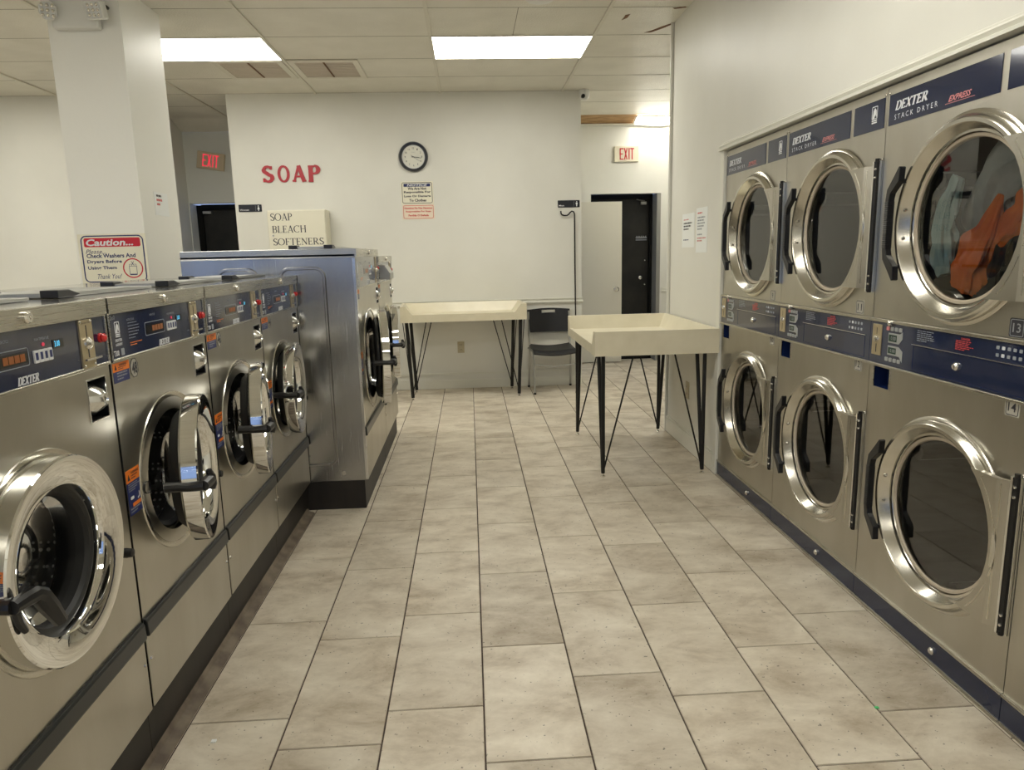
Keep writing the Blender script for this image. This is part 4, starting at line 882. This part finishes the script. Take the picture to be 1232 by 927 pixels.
def washer_door(t, deg):
    for c in t.children:
        if c.name.split('.')[0] == 'door': c.rotation_euler = (0, 0, math.radians(deg))
def open_handle(R_):
    b = MB(); xl = -2*R_+.022; zh = .004
    b.tube([(xl+.012, .050, zh), (xl+.006, .010, zh), (xl-.008, -.014, zh), (xl-.004, -.050, zh)], [.015, .015, .013, .015], 'black_plastic', 10)
    b.tube([(xl-.008, -.052, zh), (xl+.020, -.056, zh), (xl+.052, -.062, zh)], [.015, .018, .018], 'black_plastic', 10)
    b.tube([(xl+.050, -.062, zh+.030), (xl+.054, -.066, zh+.010), (xl+.056, -.068, zh-.016), (xl+.052, -.066, zh-.030)], [.008, .013, .013, .009], 'black_plastic', 10)
    o = b.build('handle_mesh'); me = o.data; bpy.data.objects.remove(o); return me
def turn_handle(t, me):
    for c in t.children:
        if c.name.split('.')[0] == 'door':
            for h in c.children:
                if h.name.split('.')[0] == 'handle': h.data = me
def washer_number(t, s_):
    b = MB(); oc = [(.129+.023*math.cos(a), 1.1155+.027*math.sin(a)) for a in [PI/8+k*PI/4 for k in range(8)]]
    b.prism(oc, -.0008, 0, 'sticker_grey'); b.ribbon(oc, .0018, -.0014, -.0008, 'dark_ink', True); b.text(s_, .114, .145, 1.099, 1.132, -.0016, 'dark_ink', .03); b.build('number_label', t)
for t, a in zip(washers, (0, 13, 12, 6)): washer_door(t, a)
hm = open_handle(.226)
for t in washers[1:]: turn_handle(t, hm)
washer_number(washers[1], '48'); washer_number(washers[2], '46'); washer_number(washers[3], '44')
# tall washers beyond
big = washer(.93, 1.448, 1.235, 1.405, .800, .285, .448, .905, side=True)
big.location = (-.610, 3.890, 0); big['label'] = 'tall stainless washing machine with its wide ribbed side panel facing the camera'; big['group'] = 'tall stainless washing machines'
big2 = washer(.82, 1.405, 1.225, 1.365, .790, .265, .425, .85)
big2.location = (-.610, 4.822, 0); big2['label'] = 'stainless washing machine beyond the tall one, nearest the clock wall'; big2['group'] = 'tall stainless washing machines'
turn_handle(big, open_handle(.285)); turn_handle(big2, open_handle(.265))
washer_door(big, 10); washer_door(big2, 6.5)
b = MB(); b.prism([(-.004, 1.25), (-.075, 1.25), (-.075, 1.29), (-.040, 1.345), (-.004, 1.345)], .08, .30, 'tube_grey', 'yz'); b.build('coin_box', big2, bevel=.004)

# ------------------------------------------------------------------ folding tables (moulded tray top on rod legs)
def tray(t, W, D, zb, zr, zl, lip, tk=.022, slope=.10):
    # outer box W x D, origin at its front left corner; low lip along the edge named by lip ('front')
    b = MB(); zi = zb+.055
    o = [(0, 0), (W, 0), (W, D), (0, D)]; i_ = [(slope, tk), (W-slope, tk), (W-slope, D-slope*.8), (slope, D-slope*.8)]
    r_ = [(tk, tk), (W-tk, tk), (W-tk, D-tk), (tk, D-tk)]
    F = 'cream_plastic'; c = .055; e = .115
    # outer skin
    b.add([(0, 0, zb), (W, 0, zb), (W, D, zb), (0, D, zb)], [(3, 2, 1, 0)], F)
    front = [(0, zb), (W, zb), (W, zr), (W-c, zr), (W-e, zl), (e, zl), (c, zr), (0, zr)]
    b.add([(x, 0, z) for x, z in front], [tuple(range(8))], F)
    inner = [(W-tk, zr), (W-c, zr), (W-e, zl), (e, zl), (c, zr), (tk, zr)]
    b.add([(x, 0, z) for x, z in front[2:]]+[(x, tk, z) for x, z in [(W, zr), (W-c, zr), (W-e, zl), (e, zl), (c, zr), (0, zr)]], [(k, k+1, 7+k, 6+k)[::-1] for k in range(5)], F)
    for a, d in (((W, 0), (W, D)), ((W, D), (0, D)), ((0, D), (0, 0))): b.add([(*a, zb), (*d, zb), (*d, zr), (*a, zr)], [(0, 1, 2, 3)], F)
    # rim and inner slopes
    b.add([(0, tk, zr), (0, D, zr), (W, D, zr), (W, tk, zr), (tk, tk, zr), (tk, D-tk, zr), (W-tk, D-tk, zr), (W-tk, tk, zr)], [(0, 4, 5, 1), (1, 5, 6, 2), (2, 6, 7, 3)], F)
    b.add([(tk, tk, zr), (tk, D-tk, zr), (W-tk, D-tk, zr), (W-tk, tk, zr)]+[(x, y, zi) for x, y in (i_[0], i_[3], i_[2], i_[1])], [(0, 4, 5, 1), (1, 5, 6, 2), (2, 6, 7, 3), (4, 7, 6, 5)], F)
    b.add([(e, tk, zl), (W-e, tk, zl), (W-slope, tk, zi), (slope, tk, zi), (c, tk, zr), (W-c, tk, zr), (tk, tk, zr), (W-tk, tk, zr)], [(0, 3, 2, 1), (6, 3, 0, 4), (7, 5, 1, 2)], F)
    return b.build('tray_top', t, bevel=.004)
def rod_leg(t, x, y, sx, sy, ztop, thick, thin, thick2=None):
    # thick bars to (x, y) and sy, thin rod towards sx
    b = MB(); z0 = .022
    b.tube([(x, y, z0), (x, y, ztop)], .0125, 'black_metal', 8); b.tube([(x, y, z0+.01), (x, y+sy, ztop)], .0125, 'black_metal', 8)
    b.tube([(x+.004*(1 if sx > 0 else -1), y, z0+.03), (x+sx, y, ztop)], .0055, 'black_metal', 6)
    l = b.build('leg', t); b = MB(); b.lathe(x, y, [(0, 0), (.015, 0), (.015, .006), (.007, .012), (.007, .026)], 'bolt_steel', 14, axis='z'); b.build('foot', l)
t2 = thing('folding_table', 'large cream tray-top folding table on black rod legs beside the right wall', 'table', (.742, 5.420, 0), -PI/2)
# local X runs along the 1.19 m length towards the camera; the low lip faces left (-X world)
tray(t2, 1.19, .765, .776, .925, .838, 'front')
for x, y, sx, sy in ((.060, .060, 1, .19), (1.135, .060, -1, .19), (.060, .695, 1, -.19), (1.135, .695, -1, -.19)):
    b = MB(); q = .155 if sx > 0 else -.155
    b.tube([(x, y, .024), (x, y, .776)], .0125, 'black_metal', 8); b.tube([(x+q*.03, y, .034), (x+q, y, .776)], .0125, 'black_metal', 8); b.tube([(x, y+sy*.03, .05), (x, y+sy, .776)], .0055, 'black_metal', 6)
    l = b.build('leg', t2); b = MB(); b.lathe(x, y, [(0, 0), (.015, 0), (.015, .006), (.007, .012), (.007, .026)], 'bolt_steel', 14, axis='z'); b.build('foot', l)
t1 = thing('folding_table', 'smaller cream tray-top folding table on black rod legs against the clock wall', 'table', (-.678, 6.880, 0), math.radians(2.5))
tray(t1, 1.225, .56, .768, .922, .842, 'front')
for x, y, sx in ((.085, .050, .20), (1.140, .050, -.20), (.110, .46, .20), (1.11, .46, -.20)):
    b = MB(); s_ = 1 if sx > 0 else -1
    b.tube([(x, y, .024), (x-.030*s_, y, .768)], .0165, 'black_metal', 8); b.tube([(x, y, .05), (x-.030*s_, y+(.10 if y < .3 else -.10), .768)], .009, 'black_metal', 6)
    b.tube([(x, y, .05), (x+sx*(.8 if y < .3 else .95), y, .768)], .0055, 'black_metal', 6); b.tube([(x-.004*s_, y, .05), (x-.065*s_, y, .768)], .0045, 'black_metal', 6)
    l = b.build('leg', t1); b = MB(); b.lathe(x, y, [(0, 0), (.015, 0), (.015, .006), (.007, .012), (.007, .026)], 'bolt_steel', 14, axis='z'); b.build('foot', l)

# ------------------------------------------------------------------ chair
t = thing('stacking_chair', 'black plastic chair with grey tube frame between the two folding tables', 'chair', (.825, 7.23, 0), math.radians(2))
def grid(b, fn, nu, nv, mt, th):
    vs = [fn(i/nu, j/nv) for j in range(nv+1) for i in range(nu+1)]; k = len(vs); n_ = []
    for j in range(nv+1):
        for i in range(nu+1):
            a = Vector(fn(min(1, i/nu+.01), j/nv))-Vector(fn(max(0, i/nu-.01), j/nv)); c = Vector(fn(i/nu, min(1, j/nv+.01)))-Vector(fn(i/nu, max(0, j/nv-.01)))
            n_.append(a.cross(c).normalized()*th)
    vb = [tuple(Vector(v)-n) for v, n in zip(vs, n_)]; fs = []
    for j in range(nv):
        for i in range(nu): a = j*(nu+1)+i; f = (a, a+1, a+nu+2, a+nu+1); fs.append(f); fs.append(tuple(q+k for q in f[::-1]))
    edge = [j*(nu+1) for j in range(nv+1)]; e2 = [j*(nu+1)+nu for j in range(nv+1)]; bt = list(range(nu+1)); tp = [nv*(nu+1)+i for i in range(nu+1)]
    for e, fl in ((edge, 0), (e2, 1), (bt, 1), (tp, 0)):
        for p, q in zip(e, e[1:]): fs.append((p, q, q+k, p+k) if fl == 0 else (q, p, p+k, q+k))
    b.add(vs+vb, fs, mt, True)
def seatf(u, v):
    x = (u-.5)*.43; y = -.20+v*.40; z = .445+.010*math.cos((u-.5)*5)*0-.022*math.cos((u-.5)*PI)+.022*v*v-.035*max(0, .22-v)**2*30*.6
    return (x, y, z)
b = MB(); grid(b, seatf, 14, 12, 'black_seat', .014); b.build('seat', t)
def backf(u, v):
    wd = .40+.05*v; x = (u-.5)*wd; y = .205+.04*v+.035*math.cos((u-.5)*PI)-.02; z = .585+v*.235+.012*math.cos((u-.5)*PI)*v; return (x, y, z)
# backrest with a hand slot near the top: three panels around the opening in one mesh
b = MB()
def sub(u0, u1, v0, v1): return lambda u, v: backf(u0+(u1-u0)*u, v0+(v1-v0)*v)
grid(b, sub(0, 1, 0, .80), 14, 8, 'black_seat', .012); grid(b, sub(0, .34, .80, .93), 5, 2, 'black_seat', .012); grid(b, sub(.66, 1, .80, .93), 5, 2, 'black_seat', .012); grid(b, sub(0, 1, .93, 1), 14, 2, 'black_seat', .012)
b.build('backrest', t)
for s_ in (-1, 1):
    b = MB(); x = s_*.215
    b.tube([(x, .225, .80), (x, .205, .60), (x, .165, .47), (x, .130, .42), (x*1.02, .175, .20), (x*1.04, .215, .012)], .010, 'tube_grey', 8); l = b.build('rear_leg', t)
    b = MB(); b.cyl(x*1.04, .215, .013, 0, .02, 'black_rubber', 10, axis='z'); b.build('foot', l)
    b = MB(); b.tube([(x*1.06, .16, .425), (x*1.03, .0, .425), (x, -.13, .425), (x, -.185, .40), (x*.99, -.215, .012)], .010, 'tube_grey', 8); l = b.build('front_leg', t)
    b = MB(); b.cyl(x*.99, -.215, .013, 0, .02, 'black_rubber', 10, axis='z'); b.build('foot', l)
b = MB(); b.tube([(-.213, -.195, .30), (-.15, -.195, .292), (0, -.195, .272), (.15, -.195, .292), (.213, -.195, .30)], .007, 'tube_grey', 8); b.build('stretcher', t)

# ------------------------------------------------------------------ scraps on the floor
b = MB(); b.box(-.006, .006, -.004, .004, 0, .003, 'green_bit'); o = b.build('paper_scrap', loc=(1.207, 1.905, 0)); tag(o, 'tiny green scrap lying in the floor joint near the dryers', 'scrap')
b = MB(); b.box(-.007, .007, -.006, .006, 0, .004, 'paper'); o = b.build('paper_scrap', loc=(-.80, 1.93, 0)); tag(o, 'tiny pale scrap on the floor tile near the first washers', 'scrap')
